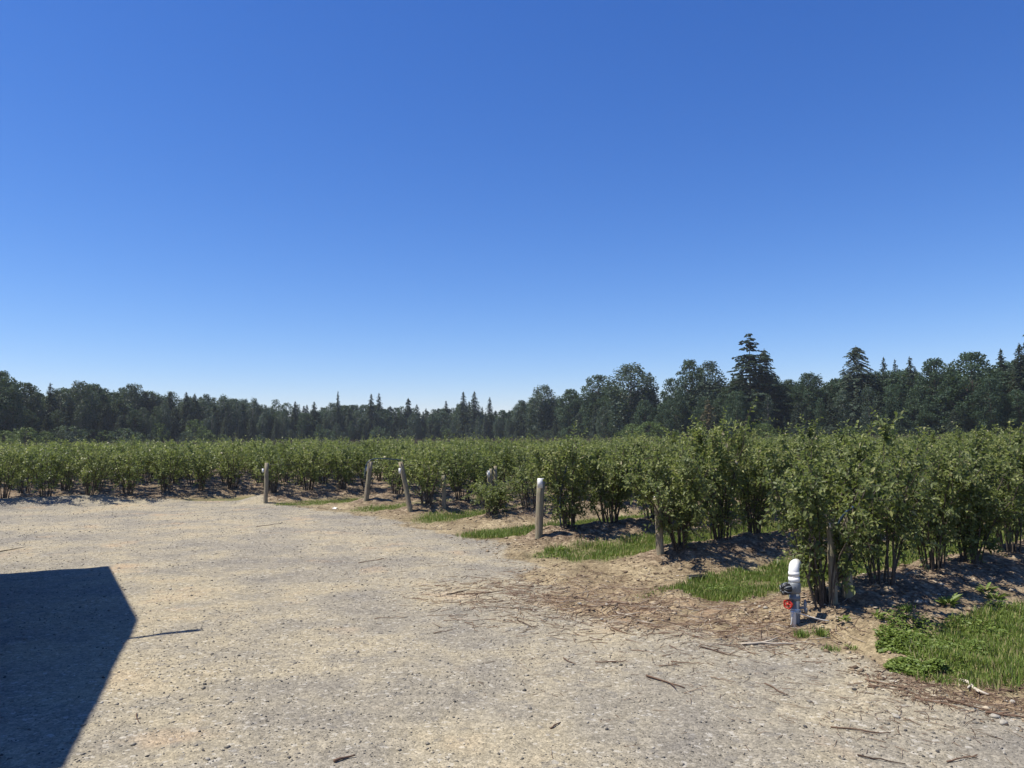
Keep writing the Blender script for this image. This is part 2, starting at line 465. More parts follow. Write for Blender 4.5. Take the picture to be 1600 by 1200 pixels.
# ------------------------------------------------------------------ leaf and card builders
def leaf_geo(P, D, N_, L, W, six=True):
    """leaf blades folded along the midrib: P base, D along, N_ normal"""
    P = np.asarray(P); D = unit(D); Sd = unit(np.cross(D, N_)); N2 = np.cross(Sd, D)
    L = np.asarray(L)[:, None]; W = np.asarray(W)[:, None]
    n = len(P)
    if six:
        f = 0.16
        pts = [P, P + D * L * .32 + Sd * W * .46 + N2 * W * f, P + D * L * .68 + Sd * W * .42 + N2 * (W * f - L * .05), P + D * L - N2 * L * .14,
               P + D * L * .68 - Sd * W * .42 + N2 * (W * f - L * .05), P + D * L * .32 - Sd * W * .46 + N2 * W * f]
        V = np.stack(pts, 1).reshape(-1, 3)
        i = np.arange(n)[:, None] * 6
        Q = np.concatenate([i + [0, 1, 2, 3], i + [0, 3, 4, 5]])
        return V, Q, 6
    pts = [P, P + D * L * .5 + Sd * W * .55 + N2 * W * .12, P + D * L, P + D * L * .5 - Sd * W * .55 + N2 * W * .12]
    V = np.stack(pts, 1).reshape(-1, 3)
    i = np.arange(n)[:, None] * 4
    return V, i + [0, 1, 2, 3], 4

def bush_meshes(seed, h=1.42, r=0.82, nst=15, nsh=17, nlf=14, leaf=0.068, hi=True, low=0.24, lean=(0, 0), twigs=True):
    g = np.random.default_rng(seed)
    st = MB(); P = []; D = []; NN = []; LL = []; TT = []
    for s in range(nst):
        phi = s * 2.399 + g.uniform(-.5, .5)
        rr = r * math.sqrt((s + .6) / nst) * g.uniform(.75, 1.08)
        b = np.array([math.cos(phi), math.sin(phi), 0]) * g.uniform(.03, .15)
        top = h * (1 - .30 * (rr / r) ** 2) * g.uniform(.8, 1.07)
        e = np.array([rr * math.cos(phi) + lean[0], rr * math.sin(phi) + lean[1], top])
        c = b + (e - b) * np.array([.28, .28, .62]) + g.normal(0, .05, 3) * [1, 1, 0]
        t = np.linspace(0, 1, 7)[:, None]
        pts = (1 - t) ** 2 * b + 2 * t * (1 - t) * c + t * t * e
        pts[1:-1] += g.normal(0, .016, (5, 3))
        pts[0, 2] = -.06
        r0 = g.uniform(.008, .017)
        st.tube(pts, np.linspace(r0, .0035, 7), 5, False)
        for j in range(nsh):
            tt = low + (1 - low) * g.uniform(0, 1) ** .75
            f = tt * 6; i0 = min(int(f), 5); p = pts[i0] + (pts[i0 + 1] - pts[i0]) * (f - i0)
            outw = np.array([p[0], p[1], 0]); outw = outw / (np.linalg.norm(outw) + .05)
            d = unit(outw * g.uniform(-.2, 1.0) + np.array([0, 0, g.uniform(-.15, 1.0)]) + g.normal(0, .45, 3))
            ln = g.uniform(.14, .36) * (1.0 if tt < .95 else 1.15)
            dr = np.array([0, 0, -.18 * ln])
            q = np.array([p, p + d * ln * .5, p + d * ln + dr * .4])
            if twigs: st.tube(q, [.0035, .0025, .0015], 3, False)
            n = max(3, int(nlf * g.uniform(.7, 1.25)))
            ss = np.linspace(.12, 1.0, n)
            pp = p + d * (ln * ss)[:, None] + dr * (ss ** 2 * .4)[:, None] + g.normal(0, .008, (n, 3))
            a = unit(np.cross(d, [0, 0, 1.0])); a2 = np.cross(d, a)
            an = np.arange(n) * 2.4 + g.uniform(0, 6)
            ld = unit(d * g.uniform(.35, .8, (n, 1)) + a * np.cos(an)[:, None] + a2 * np.sin(an)[:, None] + g.normal(0, .15, (n, 3)))
            nn = unit(np.array([0, 0, .8]) + .5 * d + .25 * outw + g.normal(0, .55, (n, 3)))
            P.append(pp); D.append(ld); NN.append(nn)
            LL.append(leaf * g.uniform(.65, 1.2, n) * (1 - .25 * ss))
            base = g.uniform(.22, .55)
            tn = base + .28 * ss ** 2 * g.uniform(.3, 1.2) + g.normal(0, .09, n)
            tn = np.where(g.uniform(0, 1, n) < .02, .97, tn)
            TT.append(tn)
    P = np.vstack(P); D = np.vstack(D); NN = np.vstack(NN); L = np.concatenate(LL); T = np.concatenate(TT)
    V, Q, k = leaf_geo(P, D, NN, L, L * .52, hi)
    fm = raw_mesh('foliage', V, [Q], dict(tint=np.repeat(T, k)))
    sm = st.mesh('stems', True)
    sm.materials.append(M['stem']); fm.materials.append(M['leaf'])
    return sm, fm

NEAR = [bush_meshes(100 + i, h=[1.42, 1.5, 1.36, 1.46, 1.4, 1.54][i], r=[.72, .68, .76, .7, .78, .66][i], nst=[15, 14, 16, 15, 17, 13][i], nsh=25, nlf=15, low=[.14, .2, .1, .22, .16, .12][i]) for i in range(6)]
MIDB = [bush_meshes(200 + i, h=[1.42, 1.5, 1.36, 1.46][i], r=[.75, .72, .8, .74][i], nst=13, nsh=16, nlf=12, low=.17, leaf=.082, hi=False, twigs=False) for i in range(4)]
FARB = [bush_meshes(300 + i, h=[1.42, 1.5, 1.36][i], r=[.82, .78, .86][i], nst=10, nsh=11, nlf=8, leaf=.12, hi=False, twigs=False) for i in range(3)]
SMALL = bush_meshes(400, h=.6, r=.5, nst=16, nsh=9, nlf=14, low=.35)
SMALL2 = bush_meshes(401, h=.85, r=.5, nst=12, nsh=9, nlf=13, low=.4)
SKIRT = bush_meshes(402, h=1.5, r=.74, nst=18, nsh=22, nlf=15, low=.12, lean=(-.1, 0))
SKIRT2 = bush_meshes(403, h=1.36, r=.85, nst=18, nsh=21, nlf=15, low=.16, lean=(-.15, -.05))

ROWTXT = {0: 'the row starting at the two stakes by the riser',
          1: 'the row starting at the half hidden post',
          2: 'the row starting at the tagged post',
          3: 'the row starting at the knee-high bush',
          4: 'the row starting at the outward leaning post',
          5: 'the row starting at the hose-looped post',
          6: 'the row starting at the lone upright post',
          7: 'the long row lining the gravel edge'}
ORD = ['first', 'second', 'third', 'fourth', 'fifth', 'sixth', 'seventh', 'eighth', 'ninth', 'tenth', 'eleventh', 'twelfth']
def rowtext(k):
    if k in ROWTXT: return ROWTXT[k]
    return '%s row behind the long row lining the gravel edge' % ORD[min(k - 8, 11)]

def add_bush(meshes, x, y, rz, sc, label, group='blueberry bushes standing in rows'):
    e = obj('blueberry_bush', None, label=label, cat='bush', group=group, loc=(x, y, gz(x, y) - .01))
    e.rotation_euler = (0, 0, rz); e.scale = (sc[0], sc[0], sc[1])
    obj('stems', meshes[0], None, e); obj('foliage', meshes[1], None, e)
    return e

def project(x, y, z):
    d = np.array([x, y, z - CAM_H]); w = d @ FW
    return 800 + FPX * (d @ RT) / w, 600 - FPX * (d @ UPV) / w, w

spots = []
hidden = []
for k in range(0, NROW):
    v = V0 + k * DVS
    us = ustart(k) + {0: -.1, 1: .2, 2: .6, 5: 1.0}.get(k, .38) if k < 7 else -v * .2 - 1.2 * v - 10
    u = us
    first = True
    while u < v * 2.4 + 60:
        uu = u + rng.uniform(-.1, .1); vv = v + VOFF.get(k, 0.0) + rng.normal(0, .06)
        x = uu * DU[0] + vv * DV[0]; y = uu * DU[1] + vv * DV[1]
        idx = int(round((u - us) / 1.0))
        if y > 3 and (rng.uniform() > .02 or idx < 4) and not (k == 3 and idx == 2):
            px, py, w = project(x, y, .9)
            if -260 < px < 1860 or (w < 25 and -500 < px < 2100):
                tree_lim = np.interp(px, [0, 300, 550, 700, 850, 1000, 1150, 1600], [180, 220, 250, 285, 228, 180, 160, 140])
                if w < tree_lim:
                    spots.append((w, k, idx, x, y, px))
        u += rng.uniform(.92, 1.06)
spots.sort()
n_ind = 0
cnt = {}
NTH = ['first', 'second', 'third', 'fourth', 'fifth', 'sixth', 'seventh', 'eighth', 'ninth', 'tenth', 'eleventh', 'twelfth', 'thirteenth', 'fourteenth', 'fifteenth', 'sixteenth', 'seventeenth', 'eighteenth', 'nineteenth', 'twentieth']
far_pts = []
tall = {(1, 1): 1.13, (0, 0): .96}
for (w, k, idx, x, y, px) in spots:
    inframe = -20 < px < 1625
    if inframe and n_ind < 292 and k <= 19:
        txt = ROWTXT.get(k); cnt[k] = cnt.get(k, 0) + 1
        rz = rng.uniform(0, 6.28); s = rng.uniform(.92, 1.06); sz = rng.uniform(.93, 1.05)
        if k >= 2 and k <= 6: sz *= .97
        if k == 0: s *= .86
        lab = ('leafy green blueberry bush in ' + (txt or 'the ' + rowtext(k))) if k > 6 or cnt[k] > len(NTH) else '%s blueberry bush along %s' % (NTH[cnt[k] - 1], txt)
        me = NEAR[int(rng.integers(6))] if w < 17 else MIDB[int(rng.integers(4))]
        if (k, idx) == (3, 0):
            lab = 'knee-high blueberry bush with bare canes at base, before the paired stakes'; me = SMALL; s = sz = 1.0; x, y, _ = on_ground(769, 803)
        elif (k, idx) == (3, 1):
            lab = 'low sparse blueberry bush just behind the knee-high one'; me = SMALL2; s = sz = 1.0; x, y, _ = on_ground(826, 790)
        elif (k, idx) == (1, 0):
            lab = 'blueberry bush leafy down to the ground around the half hidden post'; me = SKIRT2; rz = .6; s = .9; sz = .95
        elif (k, idx) == (1, 1):
            lab = 'tallest blueberry bush, rising above its neighbours beside the half hidden post'; me = NEAR[5]; s = 1.0; sz = 1.15
        elif (k, idx) == (0, 0):
            lab = 'bushy blueberry bush shading the two stakes behind the white riser'; me = SKIRT2; rz = 3.4; s = .88; sz = 1.0
        elif (k, idx) == (0, 1):
            me = NEAR[1]; s = .9; sz = .98
        add_bush(me, x, y, rz, (s, sz), lab)
        n_ind += 1
    else:
        far_pts.append((x, y, rng.uniform(0, 6.28), rng.uniform(.9, 1.08)))

def scatter_object(name, pts, protos, kind, label, cat):
    """one object whose geometry nodes place the given meshes on its points"""
    pts = np.asarray(pts)
    me = bpy.data.meshes.new(name)
    me.vertices.add(len(pts))
    z = ground(pts[:, 0], pts[:, 1])
    me.vertices.foreach_set('co', np.stack([pts[:, 0], pts[:, 1], z], -1).astype(np.float32).ravel())
    for nm, val in (('turn', pts[:, 2]), ('size', pts[:, 3])):
        a = me.attributes.new(nm, 'FLOAT', 'POINT'); a.data.foreach_set('value', val.astype(np.float32))
    a = me.attributes.new('pick', 'INT', 'POINT'); a.data.foreach_set('value', (np.arange(len(pts)) * 7919 // 13 % len(protos)).astype(np.int32))
    o = obj(name, me, kind=kind, label=label, cat=cat)
    ng = bpy.data.node_groups.new(name + '_nodes', 'GeometryNodeTree')
    ng.interface.new_socket('Geometry', in_out='INPUT', socket_type='NodeSocketGeometry')
    ng.interface.new_socket('Geometry', in_out='OUTPUT', socket_type='NodeSocketGeometry')
    gi = ng.nodes.new('NodeGroupInput'); go = ng.nodes.new('NodeGroupOutput')
    iop = ng.nodes.new('GeometryNodeInstanceOnPoints')
    ng.links.new(gi.outputs[0], iop.inputs['Points'])
    ji = ng.nodes.new('GeometryNodeGeometryToInstance')
    for p in protos:
        oi = ng.nodes.new('GeometryNodeObjectInfo'); oi.inputs[0].default_value = p; oi.transform_space = 'ORIGINAL'
        ng.links.new(oi.outputs['Geometry'], ji.inputs[0])
    ng.links.new(ji.outputs[0], iop.inputs['Instance'])
    iop.inputs['Pick Instance'].default_value = True
    def na(nm, dt='FLOAT'):
        q = ng.nodes.new('GeometryNodeInputNamedAttribute'); q.data_type = dt; q.inputs[0].default_value = nm; return q.outputs[0]
    ng.links.new(na('pick', 'INT'), iop.inputs['Instance Index'])
    cx = ng.nodes.new('ShaderNodeCombineXYZ'); ng.links.new(na('turn'), cx.inputs[2])
    e2r = ng.nodes.new('FunctionNodeEulerToRotation'); ng.links.new(cx.outputs[0], e2r.inputs[0])
    ng.links.new(e2r.outputs[0], iop.inputs['Rotation'])
    ng.links.new(na('size'), iop.inputs['Scale'])
    ng.links.new(iop.outputs[0], go.inputs[0])
    md = o.modifiers.new('scatter', 'NODES'); md.node_group = ng
    return o
# the far bushes repeat three real bushes that stand at the head of the block
far_pts.sort(key=lambda p: math.hypot(p[0], p[1]))
protos = []
for i in range(3):
    x, y, rz, sc = far_pts.pop(i * 3)
    e = add_bush(FARB[i], x, y, rz, (sc, sc), 'leafy green blueberry bush deep in the massed rows of the field', 'bushes deep in the field')
    protos.append(e.children[1])
scatter_object('blueberry_field', far_pts, protos, 'stuff', 'massed tops of blueberry rows stretching away to the woods', 'bushes')

# ------------------------------------------------------------------ row-end posts
def post(name, px, py, h, r, lean=(0, 0), label='', tagspec=None, top_cut=0.0, extra_z=0.0):
    b = on_ground(px, py)
    e = obj(name, None, label=label, cat='post', group='wooden posts at the row ends', loc=(b[0], b[1], b[2]))
    n = 7; z = np.linspace(-.3, h, n)
    g = np.random.default_rng(int(px))
    pts = np.stack([lean[0] * z + g.normal(0, .003, n), lean[1] * z + g.normal(0, .003, n), z], -1)
    rad = r * (1 + g.normal(0, .02, n)) * np.linspace(1.05, .95, n)
    pb = MB().tube(pts, rad, 12)
    obj('post_shaft', pb.mesh('post_shaft', False), M['post'], e)
    if tagspec:
        zt, w, hh, off = tagspec
        c = np.array([lean[0] * zt - r * .55 + off, lean[1] * zt - r - .006, zt])
        tb = MB().box(c, (w / 2, .004, hh / 2))
        t = obj('tag', tb.mesh('tag'), M['tagwhite'], e)
        obj('nail', MB().tube([c + [0, -.004, hh * .35], c + [0, -.009, hh * .35]], .006, 6).mesh('nail'), M['wire'], t)
    return e, b
PA, bA = post('wooden_post', 415, 786, 1.06, .056, (.02, 0), 'lone upright wooden post standing beside the gravel', (.86, .05, .1, -.05))
PB, bB = post('wooden_post', 572, 782, .98, .062, (.11, 0), 'thick tilted wooden post with blue hose looped over its top', (.8, .04, .12, -.04))
PC, bC = post('wooden_post', 641, 797, 1.06, .055, (-.2, 0), 'grey wooden post leaning outward, pale tag near its top', (.86, .05, .12, -.02))
PD0, bD0 = post('wooden_stake', 694, 793, .72, .045, (-.02, 0), 'short stake between bushes behind the leaning post')
PD1, bD1 = post('white_capped_stake', 763, 792, .76, .032, (.01, 0), 'slim stake with white cap rising behind the knee-high bush')
tb = MB().tube([(.0076, 0, .68), (.0076, 0, .83)], .036, 10)
obj('cap', tb.mesh('cap'), M['tagwhite'], PD1)
PD2, bD2 = post('wooden_stake', 767, 789, .84, .04, (.0, 0), 'bare stake standing between the white capped stake and its twin')
PD3, bD3 = post('wooden_stake', 774, 788, .9, .045, (.005, 0), 'bare stake at the end of the trio behind the knee-high bush')
PE, bE = post('wooden_post', 842, 838, .86, .062, (.04, 0), 'wooden post with a white tag on top beside the grass strip')
tb = MB().box((.025, -.07, .83), (.04, .005, .075)); tb.box((.04, -.02, .9), (.05, .045, .005))
obj('tag', tb.mesh('tag'), M['tagwhite'], PE)
PF, bF = post('wooden_post', 1032, 866, .92, .05, (-.03, 0), 'slim wooden post half hidden in low leaves', (.74, .07, .03, 0))
PG, bG = post('wooden_stake', 1303, 941, .78, .04, (0, 0), 'shaded stake nearest the white irrigation riser', (.7, .03, .04, 0))
PG2, bG2 = post('wooden_stake', 1325, 929, .74, .048, (-.02, 0), 'sun-flecked stake beside the shaded one behind the riser')

# trellis wires: one along each row, from the end post into the field
for k, (b, h) in {0: (bG2, .72), 1: (bF, .86), 2: (bE, .82), 4: (bC, .98), 5: (bB, .9), 6: (bA, 1.0)}.items():
    pts = []
    for s in np.linspace(0, 34, 60):
        x, y = b[0] + DU[0] * s, b[1] + DU[1] * s
        sag = -.03 * math.sin(s / 4.0 * math.pi) ** 2
        pts.append((x, y, b[2] + h + sag + min(s, 2) * .02))
    if k == 4: pts[0] = (b[0] - .2, b[1], b[2] + h)
    obj('trellis_wire', MB().tube(pts, .005, 5).mesh('trellis_wire'), M['wire'],
        label='thin dark wire strung along ' + ROWTXT[k], cat='wire', group='trellis wires along the rows')

def bez(P, n=24):
    P = np.asarray(P, float); t = np.linspace(0, 1, n)[:, None]
    while len(P) > 1 and P.ndim == 2:
        P = [np.asarray(p) for p in P]
        Q = [p[None] if p.ndim == 1 else p for p in P]
        while len(Q) > 1:
            Q = [Q[i] * (1 - t) + Q[i + 1] * t for i in range(len(Q) - 1)]
        return Q[0]
bt = bB + np.array([.11, 0, 1.02])
obj('irrigation_hose', MB().tube(bez([bt + [-.12, -.1, -.45], bt + [-.14, -.09, -.1], bt + [-.08, -.05, .12], bt + [.1, 0, .02], bt + [.35, .12, .05], bt + [.8, .4, -.03]]), .013, 7).mesh('irrigation_hose', True),
    M['hose'], label='blue black hose looped over the tilted post top', cat='hose')
h0 = bE + np.array([.32, .35, .1])
obj('irrigation_hose', MB().tube(bez([h0 + [.05, 0, .0], h0 + [.02, 0, .4], h0 + [.05, 0, .6], h0 + [.16, 0, .98]]), .014, 7).mesh('irrigation_hose', True),
    M['hose'], label='upright dark hose in the bush behind the tagged post', cat='hose')
h0 = bG + np.array([.12, -.25, .85])
obj('irrigation_hose', MB().tube(bez([h0 + [-.1, .16, -.16], h0 + [-.07, .05, .05], h0 + [.08, .03, .07], h0 + [.14, .22, -.02]]), .011, 7).mesh('irrigation_hose', True),
    M['hose'], label='short blue hose arc poking from the bush above the stakes', cat='hose')

# ------------------------------------------------------------------ irrigation riser
rb = on_ground(1243, 971)
ris = obj('irrigation_riser', None, label='grey and white plastic irrigation riser with red handwheel and black cap', cat='pipe', loc=(rb[0], rb[1], rb[2]))
def part(name, mb, mat, parent=None, smooth=True):
    return obj(name, mb.mesh(name, smooth), mat, parent or ris)
def ring(z0, z1, r, sides=20): return MB().tube([(0, 0, z0), (0, 0, z1)], r, sides)
part('pipe', ring(-.2, .30, .041, 24), M['pvc_grey'], smooth=False)
part('union_collar', ring(.185, .225, .048, 24), M['pvc_grey'], smooth=False)
vb = MB().tube([(0, 0, .245), (0, 0, .26), (0, 0, .33), (0, 0, .345)], [.046, .054, .054, .046], 20)
vb.tube([(0, 0, .295), (-.075, -.05, .295)], .043, 18)
valve = part('valve_body', vb, M['pvc_grey'], smooth=False)
cap = MB()
dcap = unit(np.array([-.85, -.52, .0])); c0 = np.array([-.07, -.045, .295])
cap.tube([c0, c0 + dcap * .012, c0 + dcap * .055, c0 + dcap * .07], [.044, .05, .048, .03], 18)
cp = part('valve_cap', cap, M['black_plastic'], valve, False)
sA = np.array([-dcap[1], dcap[0], 0])
for q in range(12):
    a = q * 2 * math.pi / 12
    rd = sA * math.cos(a) + np.array([0, 0, 1]) * math.sin(a)
    obj('rib', MB().tube([c0 + dcap * .012 + rd * .05, c0 + dcap * .058 + rd * .047, c0 + dcap * .073 + rd * .02], .0055, 5).mesh('rib'), M['pvc_grey'] if q % 2 else M['black_plastic'], valve)
part('white_coupling', ring(.345, .385, .049, 24), M['pvc_white'], smooth=False)
eb = [(0, 0, .38), (0, 0, .43)] + [(.035 * (1 - math.cos(a)) * .9, .045 * (1 - math.cos(a)) * 1.2, .43 + .055 * math.sin(a)) for a in np.linspace(.15, math.pi / 2, 9)] + [(.06, .09, .487)]
part('elbow', MB().tube(eb, .0445, 24), M['pvc_white'])
part('elbow_socket', ring(.40, .432, .048, 24), M['pvc_white'], smooth=False)
gv = MB().tube([(0, 0, .165), (-.045, -.04, .165), (-.075, -.066, .165)], [.018, .016, .014], 10)
gvo = part('gate_valve', gv, M['brass'], smooth=False)
dw = unit(np.array([-.75, -.66, 0])); wc = np.array([-.088, -.077, .165]); wa = np.array([-dw[1], dw[0], 0])
hw = MB()
cir = [wc + .036 * (wa * math.cos(a) * (1 + .08 * math.cos(5 * a)) + np.array([0, 0, 1]) * math.sin(a) * (1 + .08 * math.cos(5 * a))) for a in np.linspace(0, 2 * math.pi, 31)]
hw.tube(cir, .0085, 7, False)
for q in range(5):
    a = q * 2 * math.pi / 5
    hw.tube([wc, wc + .036 * (wa * math.cos(a) + np.array([0, 0, 1]) * math.sin(a))], .006, 5)
hw.tube([wc + dw * .012, wc - dw * .014], .013, 10)
part('handwheel', hw, M['red_paint'], gvo)
part('side_pipe', MB().tube([(-.03, -.045, -.1), (-.03, -.045, .085), (-.03, -.045, .1)], [.02, .02, .026], 12), M['pvc_white'], smooth=False)
tp = MB().tube([(.035, -.02, .12), (.075, -.03, .125), (.08, -.03, .16), (.08, -.03, .2)], [.014, .014, .016, .02], 10)
tp.tube([(.08, -.03, .125), (.085, -.03, .075)], [.017, .012], 10)
part('side_tap', tp, M['pvc_grey'], smooth=False)
part('collar_band', ring(.1, .115, .0435, 20), M['pvc_white'], smooth=False)
gbt = rb + np.array([.26, -.04, 0]); zb = gz(gbt[0], gbt[1]) - rb[2]
cd = MB().tube(bez([(-.035, -.07, .1), (.05, -.08, .075), (.16, -.07, .03), (.27, -.06, zb + .01)], 16), .0045, 5)
cd.tube([(.045 * math.cos(a), .045 * math.sin(a) - .003, .1 + .012 * math.sin(a * 2)) for a in np.linspace(0, 2 * math.pi, 18)], .0042, 5, False)
cd.tube(bez([(-.03, -.068, .1), (-.07, -.08, .06), (-.06, -.08, .0), (-.075, -.085, -.01)], 12), .004, 5)
obj('tie_cord', cd.mesh('tie_cord', True), M['cord'], label='white cord tied around the irrigation riser and pegged to the soil', cat='cord', loc=(rb[0], rb[1], rb[2]))

# ------------------------------------------------------------------ farm shed whose shadow falls on the yard
el_t = 1 / math.tan(math.radians(SUN_EL))
HE = 4.0
P3 = flat(170, 883); P2 = flat(212, 970); P1 = flat(100, 1200)
gdir = unit(np.array([3.24, -6.62])); edir = np.array([-gdir[1], gdir[0]])
sdir = np.array([math.cos(math.radians(SHADOW_AZ)), math.sin(math.radians(SHADOW_AZ))])
E3 = P3 - HE * el_t * sdir
WID, LEN, RISE, OV = 7.37, 9.0, .74, .35
rot = np.array([[edir[0], gdir[0], 0], [edir[1], gdir[1], 0], [0, 0, 1]])        # local x along ridge (outward), y along gable
shed = obj('farm_shed', None, label='low gabled metal farm shed beside the yard, casting the dark shadow on the gravel', cat='shed', loc=(E3[0], E3[1], 0))
shed.rotation_euler = (0, 0, math.atan2(edir[1], edir[0]))
def sgn_local(p):   # x: 0 at gable edge of roof, negative into the building; y: 0 at the eave near P3, runs to -? along gable
    return p
YS = -1.0   # local +y is to the left of +x; the gable runs to the right of the ridge direction
def shed_part(name, mb, mat, parent=None, smooth=False): return obj(name, mb.mesh(name, smooth), mat, parent or shed)
shed_part('wall', MB().box((-OV - .06 - .0, YS * WID / 2, HE / 2 - .05), (.05, WID / 2 - OV, HE / 2 - .1)), M['metal_wall'])
gt = MB(); y0, y1, yc = YS * OV, YS * (WID - OV), YS * WID / 2
zs = HE - .1 + RISE * (OV / (WID / 2))
gt.add([(-OV - .01, y0, HE - .16), (-OV - .01, y1, HE - .16), (-OV - .01, y1, zs - .05), (-OV - .01, yc, HE + RISE - .12), (-OV - .01, y0, zs - .05),
        (-OV - .11, y0, HE - .16), (-OV - .11, y1, HE - .16), (-OV - .11, y1, zs - .05), (-OV - .11, yc, HE + RISE - .12), (-OV - .11, y0, zs - .05)],
       [[0, 5, 6, 1], [1, 6, 7, 2], [4, 9, 5, 0]], [[0, 1, 2], [0, 2, 3], [0, 3, 4], [5, 7, 6], [5, 8, 7], [5, 9, 8]])
shed_part('gable', gt, M['metal_wall'])
for yy in (YS * OV, YS * (WID - OV)):
    shed_part('wall', MB().box((-LEN / 2, yy, HE / 2 - .05), (LEN / 2 - OV - .12, .05, HE / 2 - .1)), M['metal_wall'])
shed_part('wall', MB().box((-LEN + OV, YS * WID / 2, HE / 2 - .05), (.05, WID / 2 - OV - .06, HE / 2 - .1)), M['metal_wall'])
for sd in (0, 1):
    a = np.array([0, YS * (0 if sd == 0 else WID), HE]); c = np.array([0, YS * WID / 2, HE + RISE])
    w = c - a; nrm = unit(np.cross([1, 0, 0], w)); nrm = nrm if nrm[2] > 0 else -nrm
    rf = MB(); tb_ = nrm * .04
    L_ = np.array([-LEN, 0, 0])
    V = [a, c, c + L_, a + L_, a - tb_, c - tb_, c + L_ - tb_, a + L_ - tb_]
    rf.add(V, [[0, 1, 2, 3], [7, 6, 5, 4], [0, 4, 5, 1], [1, 5, 6, 2], [2, 6, 7, 3], [3, 7, 4, 0]])
    ro = shed_part('roof', rf, M['metal_roof'])
    for i in range(18):
        x = -.25 - i * (LEN - .5) / 17
        shed_part('roof_rib', MB().box((a + c) / 2 + [x, 0, 0] + nrm * .012, (.025, np.linalg.norm(w) / 2 - .02, .014),
                  np.array([[1, 0, 0], [0, w[1] / np.linalg.norm(w), w[2] / np.linalg.norm(w)], [0, -w[2] / np.linalg.norm(w), w[1] / np.linalg.norm(w)]]).T), M['metal_roof'], ro)
for i in range(14):
    shed_part('wall_rib', MB().box((-OV + .006, YS * (OV + .25 + i * (WID - 2 * OV - .5) / 13), HE / 2 - .12), (.016, .03, HE / 2 - .15)), M['metal_wall'])
dr = shed_part('door', MB().box((-OV + .03, YS * WID * .62, 1.05), (.02, .9, 1.05)), M['timber'])
shed_part('handle', MB().tube([(-OV + .07, YS * WID * .62 + .7, .95), (-OV + .07, YS * WID * .62 + .7, 1.15)], .012, 8), M['wire'], dr)
# the beam end that pokes out under the roof edge
zb_ = 4.42
end = flat(312, 983) - zb_ * el_t * sdir
loc = np.array([(end - E3) @ edir, (end - E3) @ np.array([-edir[1], edir[0]])])
shed_part('hoist_beam', MB().box((loc[0] - .55, loc[1], zb_), (.55, .035, .035)), M['timber'])

# ------------------------------------------------------------------ trees
def cards(P, Nn, size, tint, g, asp=(.55, 1.0)):
    n = len(P)
    a = unit(np.cross(Nn, g.normal(0, 1, (n, 3)))); b = np.cross(Nn, a)
    s = np.asarray(size)[:, None]; k = g.uniform(asp[0], asp[1], (n, 1))
    pts = [P + a * s * .5, P + b * s * k * .5 * g.uniform(.7, 1.1, (n, 1)) + Nn * s * .08, P - a * s * .5 * g.uniform(.7, 1.1, (n, 1)), P - b * s * k * .5 - Nn * s * .08]
    V = np.stack(pts, 1).reshape(-1, 3)
    return V, np.arange(n)[:, None] * 4 + [0, 1, 2, 3], np.repeat(tint, 4)

def finish_tree(trunk, V, Q, T, mat, bark):
    tm = trunk.mesh('trunk', True); tm.materials.append(bark)
    cm = raw_mesh('crown', V, [Q], dict(tint=T)); cm.materials.append(mat)
    return tm, cm

def broadleaf(seed, H=18., R=4.5, base=.12, nl=105, cl=120, card=.46, mat=None, bark=None, top=1.0, lobe=.088, gap=.0, upright=0.0):
    g = np.random.default_rng(seed); tr = MB()
    zz = np.linspace(-.3, H * .9, 9)
    tx = np.cumsum(g.normal(0, .12, 9)); ty = np.cumsum(g.normal(0, .12, 9)); tx -= tx[0]; ty -= ty[0]
    tp = np.stack([tx, ty, zz], -1)
    tr.tube(tp, np.linspace(H * .014, H * .002, 9), 7)
    P = []; Nn = []; T = []; S_ = []
    for i in range(nl):
        t = base + (1 - base) * ((i + g.uniform(0, 1)) / nl)
        prof = math.sin(math.pi * min(1, max(0.02, (t - base * .6) / (1.06 - base * .6))) ** 1.0) ** .85
        if t > .93: prof *= .8
        ph = i * 2.399 + g.uniform(-.6, .6)
        rr = R * prof * math.sqrt(g.uniform(.15, 1.0)) * g.uniform(.8, 1.12)
        f = min(t / .9, 1) * 8; i0 = min(int(f), 7); ax = tp[i0] + (tp[i0 + 1] - tp[i0]) * (f - i0)
        c = np.array([ax[0] + rr * math.cos(ph), ax[1] + rr * math.sin(ph), t * H])
        lr = H * lobe * g.uniform(.6, 1.15) * (1 - .35 * max(0, t - .7) / .3)
        if t * H + lr * .8 > H: c[2] = H - lr * .8
        if i % 2 == 0:
            s0 = np.array([ax[0], ax[1], max(.5, c[2] - rr * .7 - .6)])
            tr.tube([s0, (s0 + c) / 2 + [0, 0, -.1 * rr], c], [H * .005, H * .003, H * .0012], 4, False)
        n = int(cl * (lr / (H * lobe)) ** 2 * g.uniform(.8, 1.2))
        d = unit(g.normal(0, 1, (n, 3)) + [0, 0, .35] + .35 * np.array([math.cos(ph), math.sin(ph), 0]))
        rad = lr * g.uniform(.02, 1.0, n) ** (.45 - .12 * gap) * g.uniform(.85, 1.18, n)
        pp = c + d * rad[:, None] * [1, 1, .85 + upright]
        P.append(pp); Nn.append(unit(d + g.normal(0, .5, (n, 3))))
        T.append(np.clip(g.uniform(.3, .65) + g.normal(0, .14, n), 0, 1)); S_.append(card * g.uniform(.6, 1.3, n))
    V, Q, T = cards(np.vstack(P), np.vstack(Nn), np.concatenate(S_), np.concatenate(T), g)
    return finish_tree(tr, V, Q, T, mat or M['broad'], bark or M['bark'])

